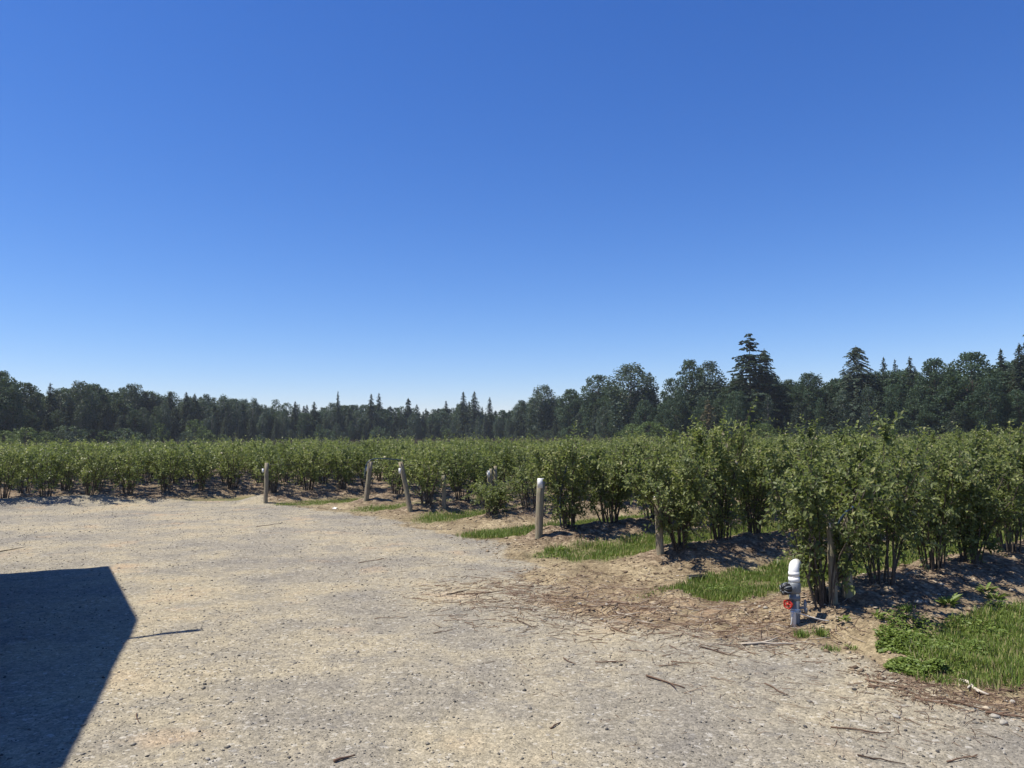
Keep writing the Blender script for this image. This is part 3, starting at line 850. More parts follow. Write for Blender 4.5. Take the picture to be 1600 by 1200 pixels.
def conifer(seed, H=20., R=4.4, base=.04, whorl=.5, nb=7, droop=.35, card=.46, irr=.24, pw=.8, mat=None, dens=13., ragged=0.22, lift=0.0):
    g = np.random.default_rng(seed); tr = MB()
    zz = np.linspace(-.3, H, 8)
    tr.tube(np.stack([g.normal(0, .04, 8), g.normal(0, .04, 8), zz], -1), np.linspace(H * .014, .02, 8), 7)
    P = []; Nn = []; T = []; S_ = []
    z = H * base; ph0 = 0
    while z < H - .25:
        t = (z - H * base) / (H * (1 - base))
        ln0 = R * (1 - t) ** pw + .18
        skip = g.uniform(0, 1) < ragged * .35
        for b in range(nb if t < .8 else max(4, nb - 2)):
            if skip and g.uniform() < .6: continue
            ph = ph0 + b * 2 * math.pi / nb + g.normal(0, .25)
            ln = ln0 * (1 + g.normal(0, irr)) * (1 + ragged * g.uniform(-.6, .5))
            ln = max(.15, ln)
            dh = np.array([math.cos(ph), math.sin(ph), 0]); sd = np.array([-dh[1], dh[0], 0])
            n = max(4, int(ln * dens))
            s = g.uniform(.08, 1.0, n) ** .8
            zc = z + lift * ln * s - droop * ln * s ** 1.6 + .18 * ln * np.maximum(0, s - .7)
            w = ln * .24 * (1 - s * .75) + .08
            off = g.uniform(-1, 1, n) * w
            pp = dh * (s * ln)[:, None] + sd * off[:, None]; pp[:, 2] = zc - np.abs(off) * .25 + g.normal(0, .05, n)
            if ln > 1.0: tr.tube([(0, 0, z), dh * ln * .5 + [0, 0, z + (lift * .5 - droop * .33) * ln], dh * ln * .92 + [0, 0, z + (lift - droop * .88) * ln]], [.05, .035, .012], 3, False)
            P.append(pp); Nn.append(unit(np.array([0, 0, 1.0]) + dh * .35 + g.normal(0, .4, (n, 3))))
            T.append(np.clip(.28 + .35 * s + g.normal(0, .12, n), 0, 1)); S_.append(card * g.uniform(.6, 1.25, n))
        z += whorl * g.uniform(.75, 1.3) * (1 - .45 * t); ph0 += 1.1
    n = 14; pp = np.stack([g.normal(0, .08, n), g.normal(0, .08, n), g.uniform(H - 1.0, H + .1, n)], -1)
    P.append(pp); Nn.append(unit(g.normal(0, 1, (n, 3)))); T.append(np.full(n, .5)); S_.append(np.full(n, card * .6))
    V, Q, T = cards(np.vstack(P), np.vstack(Nn), np.concatenate(S_), np.concatenate(T), g, (.35, .75))
    return finish_tree(tr, V, Q, T, mat or M['fir'], M['bark'])

NOM = {}
TREES = {
    'fir': [conifer(1), conifer(2, R=3.8, whorl=.55, irr=.25), conifer(3, R=4.8, irr=.22, droop=.45)],
    'ragged_fir': [conifer(4, H=20, R=5.6, whorl=.62, nb=7, droop=.3, irr=.3, ragged=.45, dens=16, lift=.12, pw=.6, card=.55)],
    'cedar': [conifer(5, R=4.2, whorl=.42, nb=8, droop=.6, irr=.16, pw=.6, mat=M['cedar'], dens=12), conifer(6, R=4.6, whorl=.42, nb=8, droop=.55, irr=.2, pw=.42, mat=M['cedar'], dens=12)],
    'broadleaf': [broadleaf(11, 20, 4.6), broadleaf(12, 20, 5.2, nl=105), broadleaf(13, 20, 4.0, nl=85, top=.9), broadleaf(14, 20, 5.6, nl=115, lobe=.09)],
    'poplar': [broadleaf(21, 20, 4.2, nl=120, cl=110, card=.42, mat=M['poplar'], bark=M['palebark'], lobe=.075, gap=.4, upright=.6),
               broadleaf(22, 20, 3.4, nl=105, cl=105, card=.42, mat=M['poplar'], bark=M['palebark'], lobe=.072, gap=.4, upright=.7)],
    'slim': [broadleaf(31, 20, 2.3, base=.3, nl=55, cl=70, card=.42, mat=M['poplar'], bark=M['palebark'], lobe=.07, gap=.3, upright=.5),
             broadleaf(32, 20, 2.6, base=.22, nl=60, cl=70, card=.42, lobe=.075)],
    'shrub': [broadleaf(41, 6, 2.6, base=.06, nl=40, cl=60, card=.3, mat=M['shrub'], lobe=.15), broadleaf(42, 6, 3.1, base=.05, nl=44, cl=60, card=.3, mat=M['broad'], lobe=.15),
              broadleaf(43, 6, 3.0, base=.05, nl=44, cl=60, card=.3, mat=M['cedar'], lobe=.15)],
    'rust': [conifer(51, H=10, R=2.6, whorl=.5, nb=6, droop=.4, irr=.3, pw=.6, mat=M['rust'], dens=7)],
}
NOMH = {'shrub': 6.0, 'rust': 10.0}
def zedge(px):
    return float(np.interp(px, [-300, 0, 300, 550, 700, 850, 1000, 1150, 1600, 1900], [175, 190, 230, 262, 298, 240, 190, 170, 150, 140]))
def tree(kind, var, px, ytop, dist, label, group='trees along the far edge of the field', wide=1.0, name=None):
    """stand a tree at a distance along a direction; its height follows from how high it reaches"""
    d = ray(px, ytop); d = d / math.hypot(d[0], d[1])
    x, y = d[0] * dist, d[1] * dist
    h = max(2.0, CAM_H + d[2] * dist)
    nm = {'fir': 'fir_tree', 'ragged_fir': 'fir_tree', 'cedar': 'cedar_tree', 'broadleaf': 'broadleaf_tree', 'poplar': 'poplar_tree', 'slim': 'slender_tree', 'shrub': 'wild_shrub', 'rust': 'browned_tree'}[kind]
    e = obj(nm, None, label=label, cat='shrub' if kind == 'shrub' else 'tree', group=group, loc=(x, y, -.05))
    s = h / NOMH.get(kind, 20.0)
    tm, cm = TREES[kind][var % len(TREES[kind])]
    w = s * wide
    # keep the width sane for short and tall trees alike
    e.scale = (w, w, s); e.rotation_euler = (0, 0, random.uniform(0, 6.28))
    obj('trunk', tm, None, e); obj('crown', cm, None, e)
    return e

# trees that stand out, read from the skyline: kind, variant, pixel column, pixel row of the top, extra depth, width, label
HERO = [
    ('broadleaf', 3, 5, 580, 0, 1.0, 'tall dark broadleaf tree closing the wood behind the light green shrubs'),
    ('broadleaf', 1, 38, 596, 6, .85, 'dark broadleaf tree beside the tallest one behind the light green shrubs'),
    ('fir', 1, 79, 598, 4, 1.1, 'lone narrow conifer top rising in the notch near the light green shrubs'),
    ('poplar', 0, 127, 597, 0, 1.1, 'full crowned grey-green tree right of the skyline notch'),
    ('broadleaf', 0, 150, 599, 8, 1.0, 'broad dark tree with rounded top above the bare pale trunks'),
    ('poplar', 1, 205, 601, 6, 1.1, 'grey-green feathery tree with bristly top above the bare pale trunks'),
    ('fir', 2, 291, 612, 2, 1.0, 'thin pale-tipped conifer in a gap of the skyline'),
    ('fir', 0, 528, 611, 2, .55, 'narrow dark spire rising alone above the lower wood'),
    ('fir', 2, 580, 615, 4, .9, 'dark fir beside a twin right of the lone narrow spire'),
    ('fir', 0, 592, 614, 8, .9, 'pointed dark fir, twin of the one right of the lone narrow spire'),
    ('cedar', 0, 638, 621, 3, .9, 'lumpy topped dark conifer midway along the low stretch of wood'),
    ('fir', 0, 724, 612, 0, 1.0, 'taller left fir of the close pair above the low wood'),
    ('fir', 2, 741, 611, 4, 1.05, 'right fir of the close pair above the low wood'),
    ('fir', 1, 765, 620, 2, 1.0, 'shorter fir beside the close pair of firs'),
    ('fir', 0, 697, 626, 6, .9, 'small fir left of the close pair of firs'),
    ('poplar', 1, 815, 626, 8, 1.2, 'low grey-green tree where the skyline dips'),
    ('poplar', 0, 847, 603, 2, 1.25, 'grey-green poplar with feathery top beside the rounded dark tree'),
    ('broadleaf', 0, 889, 607, 0, 1.1, 'rounded dark tree between the feathery poplar and the great oval one'),
    ('broadleaf', 2, 935, 585, 4, 1.25, 'dark upright tree on the left shoulder of the great oval tree'),
    ('poplar', 0, 985, 571, 0, 1.5, 'great oval grey-green tree with twiggy see-through top'),
    ('slim', 0, 1009, 582, 5, 1.2, 'thin silvery tree on the right shoulder of the great oval tree'),
    ('broadleaf', 2, 1048, 590, 2, .9, 'dark tree at the right lip of the deep skyline gap'),
    ('broadleaf', 2, 1077, 561, 4, .95, 'tall tree with knobbly twin top left of the giant ragged fir'),
    ('poplar', 1, 1108, 566, 8, 1.25, 'grey-green tree with fanned top left of the giant ragged fir'),
    ('broadleaf', 3, 1060, 612, -6, .9, 'leafy dark tree below the knobbly twin top'),
    ('ragged_fir', 0, 1170, 520, 0, 1.1, 'giant ragged fir with open uneven branches, tallest on the skyline'),
    ('cedar', 1, 1194, 545, 4, .85, 'dense dark conifer merged with the right side of the giant fir'),
    ('broadleaf', 1, 1150, 610, -8, .9, 'dark leafy tree at the foot of the giant ragged fir'),
    ('broadleaf', 2, 1232, 592, 6, .8, 'dark tree filling the dip right of the giant ragged fir'),
    ('broadleaf', 0, 1262, 582, 2, .95, 'round-shouldered dark tree left of the wide grey conifer'),
    ('cedar', 1, 1337, 540, 0, 1.15, 'wide grey-green conifer with blunt top and soft drooping sprays'),
    ('fir', 0, 1380, 558, 8, .8, 'small spire poking up right of the wide grey conifer'),
    ('fir', 1, 1398, 561, 10, .7, 'second small spire right of the wide grey conifer'),
    ('fir', 2, 1421, 557, 6, .9, 'conifer spire left of the lumpy dark maples'),
    ('broadleaf', 1, 1400, 600, -4, 1.0, 'mid green rounded tree below the small spires'),
    ('broadleaf', 3, 1462, 560, 0, .9, 'lumpy dark maple beside the biggest round-topped one'),
    ('broadleaf', 3, 1512, 550, -2, 1.15, 'biggest round-topped dark maple in the tall end of the wood'),
    ('fir', 0, 1563, 545, 6, .85, 'conifer spire right of the biggest round-topped maple'),
    ('fir', 2, 1592, 536, 3, 1.0, 'tall conifer at the high end of the wood past the maples'),
    ('broadleaf', 0, 1545, 590, -6, 1.0, 'dark leafy tree under the tall conifers past the maples'),
    ('fir', 2, 1612, 500, 8, 1.0, 'tallest conifer past the maples at the high end of the wood'),
    ('rust', 0, 1106, 622, -12, 1.0, 'browned dying conifer in front of the dark trees'),
    ('shrub', 0, 985, 661, -16, 1.3, 'bright light green shrub below the great oval tree'),
    ('shrub', 0, 1012, 658, -14, 1.6, 'spreading mid green shrub beside the bright one under the oval tree'),
    ('shrub', 0, 10, 672, -16, 1.6, 'yellow-green shrub at the wood edge below the tallest dark broadleaf'),
    ('shrub', 0, 40, 667, -14, 1.5, 'tall yellow-green shrub among the shrubs at the wood edge'),
    ('shrub', 0, 72, 674, -12, 1.5, 'grey-green shrub ending the clump of light shrubs at the wood edge'),
    ('shrub', 2, 98, 672, -14, 1.5, 'dull olive shrub next to the clump of light shrubs'),
    ('slim', 0, 228, 648, -4, .7, 'thin bare pale trunk with a small crown at the wood edge'),
    ('slim', 0, 236, 650, -5, .7, 'second thin bare pale trunk with small crown at the wood edge'),
    ('shrub', 0, 246, 660, -6, 1.0, 'small light green tree beside the bare pale trunks'),
    ('shrub', 0, 306, 655, -6, 1.0, 'small light green tree glowing against the dark wood'),
]
for kind, var, px, yt, dz, wd, lab in HERO:
    tree(kind, var, px, yt, zedge(px) + dz, lab, wide=wd)

SKY = np.array([(-260, 585), (0, 590), (30, 600), (60, 612), (70, 614), (100, 606), (170, 604), (240, 610), (330, 618), (420, 628), (480, 632), (560, 630), (620, 633), (680, 638), (720, 630),
                (790, 640), (830, 618), (870, 622), (905, 618), (940, 604), (1010, 602), (1028, 640), (1040, 620), (1100, 595), (1150, 590), (1200, 585), (1235, 602), (1290, 590), (1340, 580), (1440, 580), (1500, 572), (1600, 565), (1900, 560)], float)
FILL = {'broadleaf': 'dark leafy tree in the wood', 'cedar': 'dense drooping conifer in the wood', 'fir': 'pointed dark fir in the wood', 'poplar': 'grey-green tree in the wood', 'slim': 'slender tree in the wood'}
rt = random.Random(5)
for row, (dz, lo, hi, step) in enumerate([(-3, .2, .6, 18), (6, 0, .32, 13), (15, -.03, .25, 14), (26, .0, .2, 17), (40, .0, .2, 22)]):
    px = -240.0
    while px < 1840:
        q = px + rt.uniform(-5, 5)
        sk = float(np.interp(q, SKY[:, 0], SKY[:, 1])); r_ = rt.uniform(lo, hi)
        left = q < 480
        kind = rt.choices(['broadleaf', 'cedar', 'fir', 'poplar', 'slim'], [2.6, 2.6, 1.6 if 480 > q else 3.2 if q < 800 else 1.2, 3 if left else 1.5, 2.2 if left else .7])[0]
        if kind in ('fir', 'slim') and row in (1, 2): r_ -= rt.uniform(.02, .14)
        yt = sk + (686 - sk) * r_
        d = zedge(q) + dz + rt.uniform(-2, 2)
        place = 'behind the light shrubs' if q < 110 else 'along the low stretch' if q < 800 else 'near the great oval tree' if q < 1060 else 'around the giant fir' if q < 1290 else 'towards its tall end'
        tree(kind, rt.randrange(4), q, yt, d, '%s %s, one of many' % (FILL[kind], place), 'trees massed in the far wood', wide=rt.uniform(.85, 1.15) * (1.15 if row else 1.0))
        px += step * rt.uniform(.75, 1.25)
px = -200.0
while px < 1800:
    q = px + rt.uniform(-6, 6)
    v_ = rt.choice([1, 2, 1, 2, 0]) if 100 < q < 960 or q > 1050 else rt.choice([0, 0, 1])
    tree('shrub', v_, q, rt.uniform(664, 680) - (4 if q > 1000 else 0), zedge(q) - rt.uniform(6, 14), ['low light green shrub', 'low dark green shrub', 'low olive shrub'][v_] + ' in the undergrowth along the wood edge', 'undergrowth shrubs at the wood edge', wide=rt.uniform(1.0, 1.6))
    px += rt.uniform(26, 60)

# ------------------------------------------------------------------ grass, weeds, litter
def visible(x, y, margin=120):
    d = np.stack([x, y, np.zeros_like(x) - CAM_H], -1)
    w = d @ FW; px = 800 + FPX * (d @ RT) / np.maximum(w, .1); py = 600 - FPX * (d @ UPV) / np.maximum(w, .1)
    return (w > 1) & (px > -margin) & (px < 1600 + margin) & (py < 1200 + margin)

def grass_strip(ka, n, umin, umax, hgt, label):
    u = rng.uniform(umin, umax, n); v = V0 + (ka + .5) * DVS + rng.normal(0, .4, n)
    x = u * DU[0] + v * DV[0]; y = u * DU[1] + v * DV[1]
    _, _, _, _, on, mound, alley, kk = layout(x, y)
    dens = fbm(x, y, .55, 3, 77)
    keep = (alley * (1 + dens * 1.0) > rng.uniform(.25, .95, n)) & (mound < .45) & visible(x, y, 450)
    x, y = x[keep], y[keep]; n = len(x)
    if n < 20: return
    z = ground(x, y) - .005
    P = np.stack([x, y, z], -1)
    L = hgt * rng.uniform(.5, 1.3, n) * (1 + .5 * fbm(x, y, .5, 2, 78))
    ph = rng.uniform(0, 6.28, n); ln = rng.uniform(.1, .7, n)
    D = unit(np.stack([np.cos(ph) * ln, np.sin(ph) * ln, np.ones(n)], -1))
    Nn = unit(np.stack([np.cos(ph), np.sin(ph), -.3 * np.ones(n)], -1) * -1)
    dist = np.hypot(x, y); W = .0042 * (1 + dist / 10)
    V, Q, k = leaf_geo(P, D, Nn, L, W, False)
    T = np.clip(.45 + .4 * fbm(x, y, .7, 2, 79) + rng.normal(0, .14, n), 0, 1); T = np.where(rng.uniform(0, 1, n) < .15, .98, T)
    obj('grass', raw_mesh('grass', V, [Q], dict(tint=np.repeat(T, k))), M['grass'], kind='stuff', label=label, cat='grass')
grass_strip(-1, 100000, 4.6, 12, .075, 'sunny grass strip in front of the bushes past the irrigation riser')
grass_strip(0, 95000, 5.5, 16, .07, 'bright grass strip behind the irrigation riser')
grass_strip(1, 70000, 6, 18, .08, 'grass strip between the tagged post and half hidden post')
grass_strip(2, 55000, 6.5, 20, .08, 'grass strip before the tagged post')
grass_strip(3, 25000, 6.5, 20, .07, 'grass strip between leaning post and knee-high bush')
grass_strip(4, 18000, 6.5, 20, .06, 'thin grass strip between leaning post and hose post')
grass_strip(5, 9000, 5, 12, .05, 'thin grass around the lone post beside the gravel')

def rosette(px, py, n, rad, leaf, name='weed', label='', hgt=.05):
    b = on_ground(px, py); g = np.random.default_rng(int(px * 7 + py))
    ph = g.uniform(0, 6.28, n); rr = rad * np.sqrt(g.uniform(0, 1, n))
    P = np.stack([rr * np.cos(ph) * .3, rr * np.sin(ph) * .3, g.uniform(0, hgt, n)], -1)
    D = unit(np.stack([np.cos(ph), np.sin(ph), g.uniform(.1, 1.1, n)], -1)); Nn = unit(np.stack([-np.cos(ph) * .5, -np.sin(ph) * .5, np.ones(n)], -1) + g.normal(0, .3, (n, 3)))
    L = leaf * g.uniform(.6, 1.2, n)
    V, Q, k = leaf_geo(P, D, Nn, L, L * .34, True)
    T = np.clip(g.normal(.5, .2, n), 0, 1)
    obj(name, raw_mesh(name, V, [Q], dict(tint=np.repeat(T, k))), M['weed'], label=label, cat='weed', loc=b)
rosette(1483, 947, 34, .12, .11, 'weed', 'leafy weed rosette on the soil slope above the grass strip')
rosette(1556, 940, 22, .1, .1, 'weed', 'small thin weed right of the leafy rosette on the slope')
rosette(1540, 925, 16, .1, .09, 'weed', 'tiny weed near the pale stones on the slope')
rosette(1319, 972, 10, .05, .07, 'weed', 'tiny seedling in bare soil right of the riser cord')
rosette(1370, 968, 16, .06, .07, 'weed', 'small weed clump at the tip of the grass strip')
rosette(870, 862, 40, .16, .09, 'weed', 'leafy weed at the tip of the grass before the tagged post')
rosette(1395, 1000, 26, .1, .06, 'weed', 'small weed on the yard side of the clover patch')

def tuft(px, py, n, h, label):
    b = on_ground(px, py); g = np.random.default_rng(int(px * 3 + py))
    ph = g.uniform(0, 6.28, n); P = np.stack([g.normal(0, .03, n), g.normal(0, .03, n), np.full(n, -.005)], -1)
    ln = g.uniform(.1, .9, n); D = unit(np.stack([np.cos(ph) * ln, np.sin(ph) * ln, np.ones(n)], -1))
    L = h * g.uniform(.5, 1.2, n)
    V, Q, k = leaf_geo(P, D, np.stack([-np.cos(ph), -np.sin(ph), .3 * np.ones(n)], -1), L, np.full(n, .006), False)
    obj('grass_tuft', raw_mesh('grass_tuft', V, [Q], dict(tint=np.repeat(np.clip(g.normal(.4, .15, n), 0, 1), k))), M['grass'], label=label, cat='grass tuft', loc=b)
tuft(1252, 996, 130, .075, 'small grass tuft in front of the irrigation riser')
tuft(1282, 994, 150, .085, 'compact grass tuft right of the other tuft by the riser')
tuft(1297, 1016, 70, .05, 'thin short grass tuft at the edge of the gravel')
tuft(1330, 1015, 60, .05, 'sparse flat grass tuft further along the gravel edge')
tuft(1415, 955, 120, .08, 'grass tuft apart from the strip, below the shaded bush')

# clover-like weeds massed at the near corner of the grass strip
def weed_patch(cent, n, label):
    P = []
    for (px, py, r, m_) in cent:
        c = on_ground(px, py)
        a = rng.uniform(0, 6.28, m_); q = r * np.sqrt(rng.uniform(0, 1, m_))
        P.append(np.stack([c[0] + q * np.cos(a), c[1] + q * np.sin(a)], -1))
    P = np.vstack(P); n = len(P)
    hump = np.clip(.5 + fbm(P[:, 0], P[:, 1], .25, 2, 91), 0, 1)
    z = ground(P[:, 0], P[:, 1]) + rng.uniform(0, .075, n) * hump
    ph = rng.uniform(0, 6.28, n)
    D = unit(np.stack([np.cos(ph), np.sin(ph), rng.uniform(-.1, .6, n)], -1)); Nn = unit(np.stack([np.zeros(n), np.zeros(n), np.ones(n)], -1) + rng.normal(0, .35, (n, 3)))
    L = rng.uniform(.014, .036, n)
    V, Q, k = leaf_geo(np.column_stack([P, z]), D, Nn, L, L * .7, True)
    T = np.clip(rng.normal(.5, .2, n), 0, 1)
    obj('clover', raw_mesh('clover', V, [Q], dict(tint=np.repeat(T, k))), M['weed'], kind='stuff', label=label, cat='weeds')
weed_patch([(1430, 1040, .2, 1900), (1470, 1033, .22, 1800), (1408, 1018, .18, 1500), (1440, 1015, .25, 1500), (1395, 995, .14, 500), (1500, 1015, .2, 700), (1420, 985, .2, 500), (1540, 990, .3, 1100), (1590, 985, .25, 900), (1580, 960, .2, 800), (1460, 1000, .35, 700)], 0, 'broad-leaved green weeds spilling from the grass onto the gravel edge')
weed_patch([(1120, 925, .2, 300), (1160, 922, .2, 300), (860, 868, .25, 350)], 0, 'patch of small weeds along the grass behind the twig litter')

# twigs
def twig_mesh(g, L, r, bend=.12, forks=1, tint=.4, pts0=None):
    mb = MB()
    n = 7; t = np.linspace(0, 1, n)
    side = np.cumsum(g.normal(0, bend * L / 5, n)); side -= side[0] + (side[-1] - side[0]) * t
    P = np.stack([L * (t - .5), side, r + np.abs(g.normal(0, .004, n))], -1)
    mb.tube(P, np.linspace(r, r * .45, n), 5)
    for f in range(forks):
        i = int(g.integers(2, 5)); a = g.uniform(.4, .9) * g.choice([-1, 1]); l2 = L * g.uniform(.15, .4)
        e = P[i] + [l2 * math.cos(a), l2 * math.sin(a), g.uniform(0, .02)]
        mb.tube([P[i], (P[i] + e) / 2 + g.normal(0, .004, 3), e], [r * .7, r * .55, r * .3], 4)
    return raw_mesh('twig', np.vstack(mb.v), [np.vstack(mb.q), np.vstack(mb.t)], dict(tint=np.full(mb.n, tint)), True)

def lay_twig(me, x, y, ang, label, group, name='fallen_twig'):
    dx, dy = math.cos(ang) * .08, math.sin(ang) * .08
    sl = math.atan2(gz(x + dx, y + dy) - gz(x - dx, y - dy), .16)
    o = obj(name, me, M['twig'], label=label, cat='twig', group=group, loc=(x, y, gz(x, y)))
    o.rotation_euler = (0, -sl, ang)
    return o
gt_ = np.random.default_rng(99)
STICKS = [(1010, 1058, 1070, 1076, .008, .1), (1298, 1137, 1392, 1148, .006, .15), (1340, 1182, 1415, 1196, .005, .2), (1480, 1192, 1527, 1182, .005, .25), (522, 1192, 555, 1183, .009, .35),
          (860, 1139, 876, 1129, .006, .2), (698, 931, 733, 923, .007, .2), (728, 929, 800, 922, .006, .35), (1048, 1036, 1100, 1040, .005, .4), (1093, 1011, 1160, 1030, .006, .3),
          (1195, 1069, 1232, 1088, .005, .5), (1352, 1064, 1425, 1080, .007, .45), (1356, 1071, 1428, 1083, .005, .4), (1430, 1093, 1505, 1108, .006, .4), (1480, 1098, 1548, 1117, .008, .25),
          (1540, 1117, 1605, 1126, .008, .2), (1372, 1062, 1398, 1034, .004, .3), (214, 1116, 219, 1131, .004, .4), (585, 967, 638, 964, .004, .5), (678, 990, 712, 984, .005, .3), (882, 938, 962, 951, .008, .3),
          (955, 953, 988, 967, .008, .75), (808, 970, 840, 983, .006, .3), (800, 965, 835, 972, .004, .45), (860, 925, 950, 938, .006, .35), (950, 940, 1000, 950, .006, .5), (1000, 957, 1045, 946, .005, .5),
          (1030, 1043, 1060, 1037, .004, .5), (955, 981, 980, 991, .007, .6), (1110, 1060, 1150, 1068, .004, .5), (930, 1037, 976, 1036, .006, .25), (880, 1030, 900, 1040, .005, .5), (400, 824, 440, 818, .006, .2), (560, 880, 600, 874, .006, .3), (0, 862, 40, 856, .008, .3)]
for i, (ax, ay, bx, by, r, tint) in enumerate(STICKS):
    a = on_ground(ax, ay); b = on_ground(bx, by); d = b - a; L = float(np.hypot(d[0], d[1]))
    c = (a + b) / 2
    lay_twig(twig_mesh(gt_, L, r, .1, int(i % 3 == 0), tint), c[0], c[1], math.atan2(d[1], d[0]), 'dry stick lying out on the open gravel or at its edge', 'loose sticks')
a = on_ground(1158, 1008); b = on_ground(1258, 1003); d = b - a; c = (a + b) / 2
lay_twig(twig_mesh(gt_, float(np.hypot(d[0], d[1])), .013, .16, 1, .8), c[0], c[1], math.atan2(d[1], d[0]), 'thick pale curved stick lying before the irrigation riser', 'single sticks', 'fallen_branch')
a = on_ground(1500, 1064); b = on_ground(1545, 1087); d = b - a; c = (a + b) / 2
lay_twig(twig_mesh(gt_, float(np.hypot(d[0], d[1])), .016, .3, 3, .92), c[0], c[1], math.atan2(d[1], d[0]), 'bleached split chunk of branch on the twig heap by the weeds', 'single sticks', 'fallen_branch')
base_twigs = [twig_mesh(gt_, gt_.uniform(.16, .42), gt_.uniform(.003, .0055), .16, int(gt_.integers(0, 3)), gt_.uniform(.25, .75)) for _ in range(12)]
zones = [(880, 940, .8, 18), (980, 958, .8, 20), (1080, 965, .8, 14), (800, 925, .7, 10), (1500, 1085, .35, 10), (1570, 1080, .35, 12), (1190, 985, .4, 6), (1130, 1000, .5, 6)]
for px, py, r, n in zones:
    c = on_ground(px, py)
    for _ in range(n):
        x, y = c[0] + gt_.normal(0, r * .6), c[1] + gt_.normal(0, r * .5)
        lay_twig(base_twigs[int(gt_.integers(12))], x, y, gt_.normal(-.25, .55) + (math.pi if gt_.uniform() < .5 else 0), 'dry pruned twig among the brown litter along the field edge', 'pruned twigs in the litter')
def litter(n, zs, lmin, lmax, rad, label, name, tints=(.2, .8)):
    mb = MB(); T = []
    for _ in range(n):
        px, py, r = zs[int(gt_.integers(len(zs)))]
        c = flat(px, py)
        x, y = c[0] + gt_.normal(0, r * .6), c[1] + gt_.normal(0, r * .6)
        L = gt_.uniform(lmin, lmax); a = gt_.uniform(0, 6.28); dx, dy = math.cos(a) * L / 2, math.sin(a) * L / 2
        z0, z1, zc = ground(np.array([x - dx, x + dx, x]), np.array([y - dy, y + dy, y]))
        k0 = mb.n
        mb.tube([(x - dx, y - dy, z0 + .004), (x + gt_.normal(0, L * .06), y + gt_.normal(0, L * .06), max(zc, (z0 + z1) / 2) + .006), (x + dx, y + dy, z1 + gt_.uniform(.002, .02))], [rad, rad * .8, rad * .4], 3, False)
        T.append(np.full(mb.n - k0, gt_.uniform(*tints)))
    obj(name, raw_mesh(name, np.vstack(mb.v), [np.vstack(mb.q)], dict(tint=np.concatenate(T))), M['twig'], kind='stuff', label=label, cat='litter')
litter(2200, [(880, 940, 1.1), (980, 955, 1.0), (1080, 965, 1.0), (800, 925, 1.0), (1190, 985, .6), (1000, 930, 1.2)], .05, .24, .0036, 'fine brown twig litter along the edge of the yard', 'twig_litter')
litter(800, [(1520, 1085, .45), (1590, 1085, .45), (1450, 1075, .3), (1560, 1060, .3)], .04, .18, .0026, 'fine dry twig and straw heap below the weeds', 'twig_litter', (.35, 1.0))
litter(700, [(700, 880, 2.5), (1000, 1050, 1.0), (1300, 1100, 1.0), (1150, 1020, .8), (600, 840, 2.5), (1400, 1120, .6)], .03, .12, .0022, 'scattered straw bits over the gravel', 'straw_litter')

# chips and clods on the mounds and pebbles on the yard
def stones(name, x, y, size, tint, flat_, mat, label, cat, lift=.25):
    n = len(x)
    z = ground(x, y)
    base = np.array([(1, 0, 0), (0, 1, 0), (-1, 0, 0), (0, -1, 0), (0, 0, 1), (0, 0, -1)], float)
    F = np.array([(0, 1, 4), (1, 2, 4), (2, 3, 4), (3, 0, 4), (1, 0, 5), (2, 1, 5), (3, 2, 5), (0, 3, 5)])
    V = base[None] * rng.uniform(.6, 1.3, (n, 6, 1)) + rng.normal(0, .15, (n, 6, 3))
    V *= np.stack([size, size * rng.uniform(.5, 1, n), size * flat_], -1)[:, None]
    a = rng.uniform(0, 6.28, n); ca, sa = np.cos(a)[:, None], np.sin(a)[:, None]
    X = V[..., 0] * ca - V[..., 1] * sa + x[:, None]; Y = V[..., 0] * sa + V[..., 1] * ca + y[:, None]; Z = V[..., 2] + z[:, None] + (size * flat_ * lift)[:, None]
    W = np.stack([X, Y, Z], -1).reshape(-1, 3)
    T = (F[None] + np.arange(n)[:, None, None] * 6).reshape(-1, 3)
    obj(name, raw_mesh(name, W, [T], dict(tint=np.repeat(tint, 6))), mat, kind='stuff', label=label, cat=cat)
n = 90000
d = 3.4 + rng.uniform(0, 1, n) ** 1.3 * 20; a = rng.uniform(-.66, .66, n); x = d * np.tan(a); y = d
k = (edge_dist(x, y) < .4) & visible(x, y, 60); x, y = x[k], y[k]
clump = fbm(x, y, 1.2, 3, 95); k = clump + rng.uniform(-.5, .9, len(x)) > 0; x, y = x[k], y[k]; n = len(x)
size = np.exp(rng.normal(-5.4, .42, n)) * (1 + np.hypot(x, y) / 22); size = np.clip(size, .002, .022)
stones('gravel', x, y, size, np.clip(rng.normal(.5, .24, n), 0, 1), .6, M['pebble'], 'loose grey and tan gravel strewn over the yard', 'gravel')
n = 60000
d = 4.5 + rng.uniform(0, 1, n) ** 1.2 * 20; a = rng.uniform(-.5, .78, n); x = d * np.tan(a); y = d
_, _, _, _, on, mound, alley, _ = layout(x, y)
k = (edge_dist(x, y) > -.1) & visible(x, y, 400) & (alley < .5) & (fbm(x, y, .7, 3, 96) + rng.uniform(-.5, .8, len(x)) > 0); x, y = x[k], y[k]; n = len(x)
size = np.clip(np.exp(rng.normal(-4.3, .55, n)), .004, .05)
stones('soil_clods', x, y, size, np.clip(rng.normal(.45, .22, n), 0, 1), .35, leaf_material('clod_and_chip', [(0.0, (0.1, .07, .048)), (.45, (.25, .19, .125)), (.8, (.4, .33, .23)), (1, (.6, .55, .46))], .9, .12, 0, .1), 'dry soil clods and wood chips over the planted ridges', 'clods')
n = 120000
d = 5.0 + rng.uniform(0, 1, n) ** 1.1 * 19; a = rng.uniform(-.5, .78, n); x = d * np.tan(a); y = d
_, _, _, _, on, mound, alley, _ = layout(x, y)
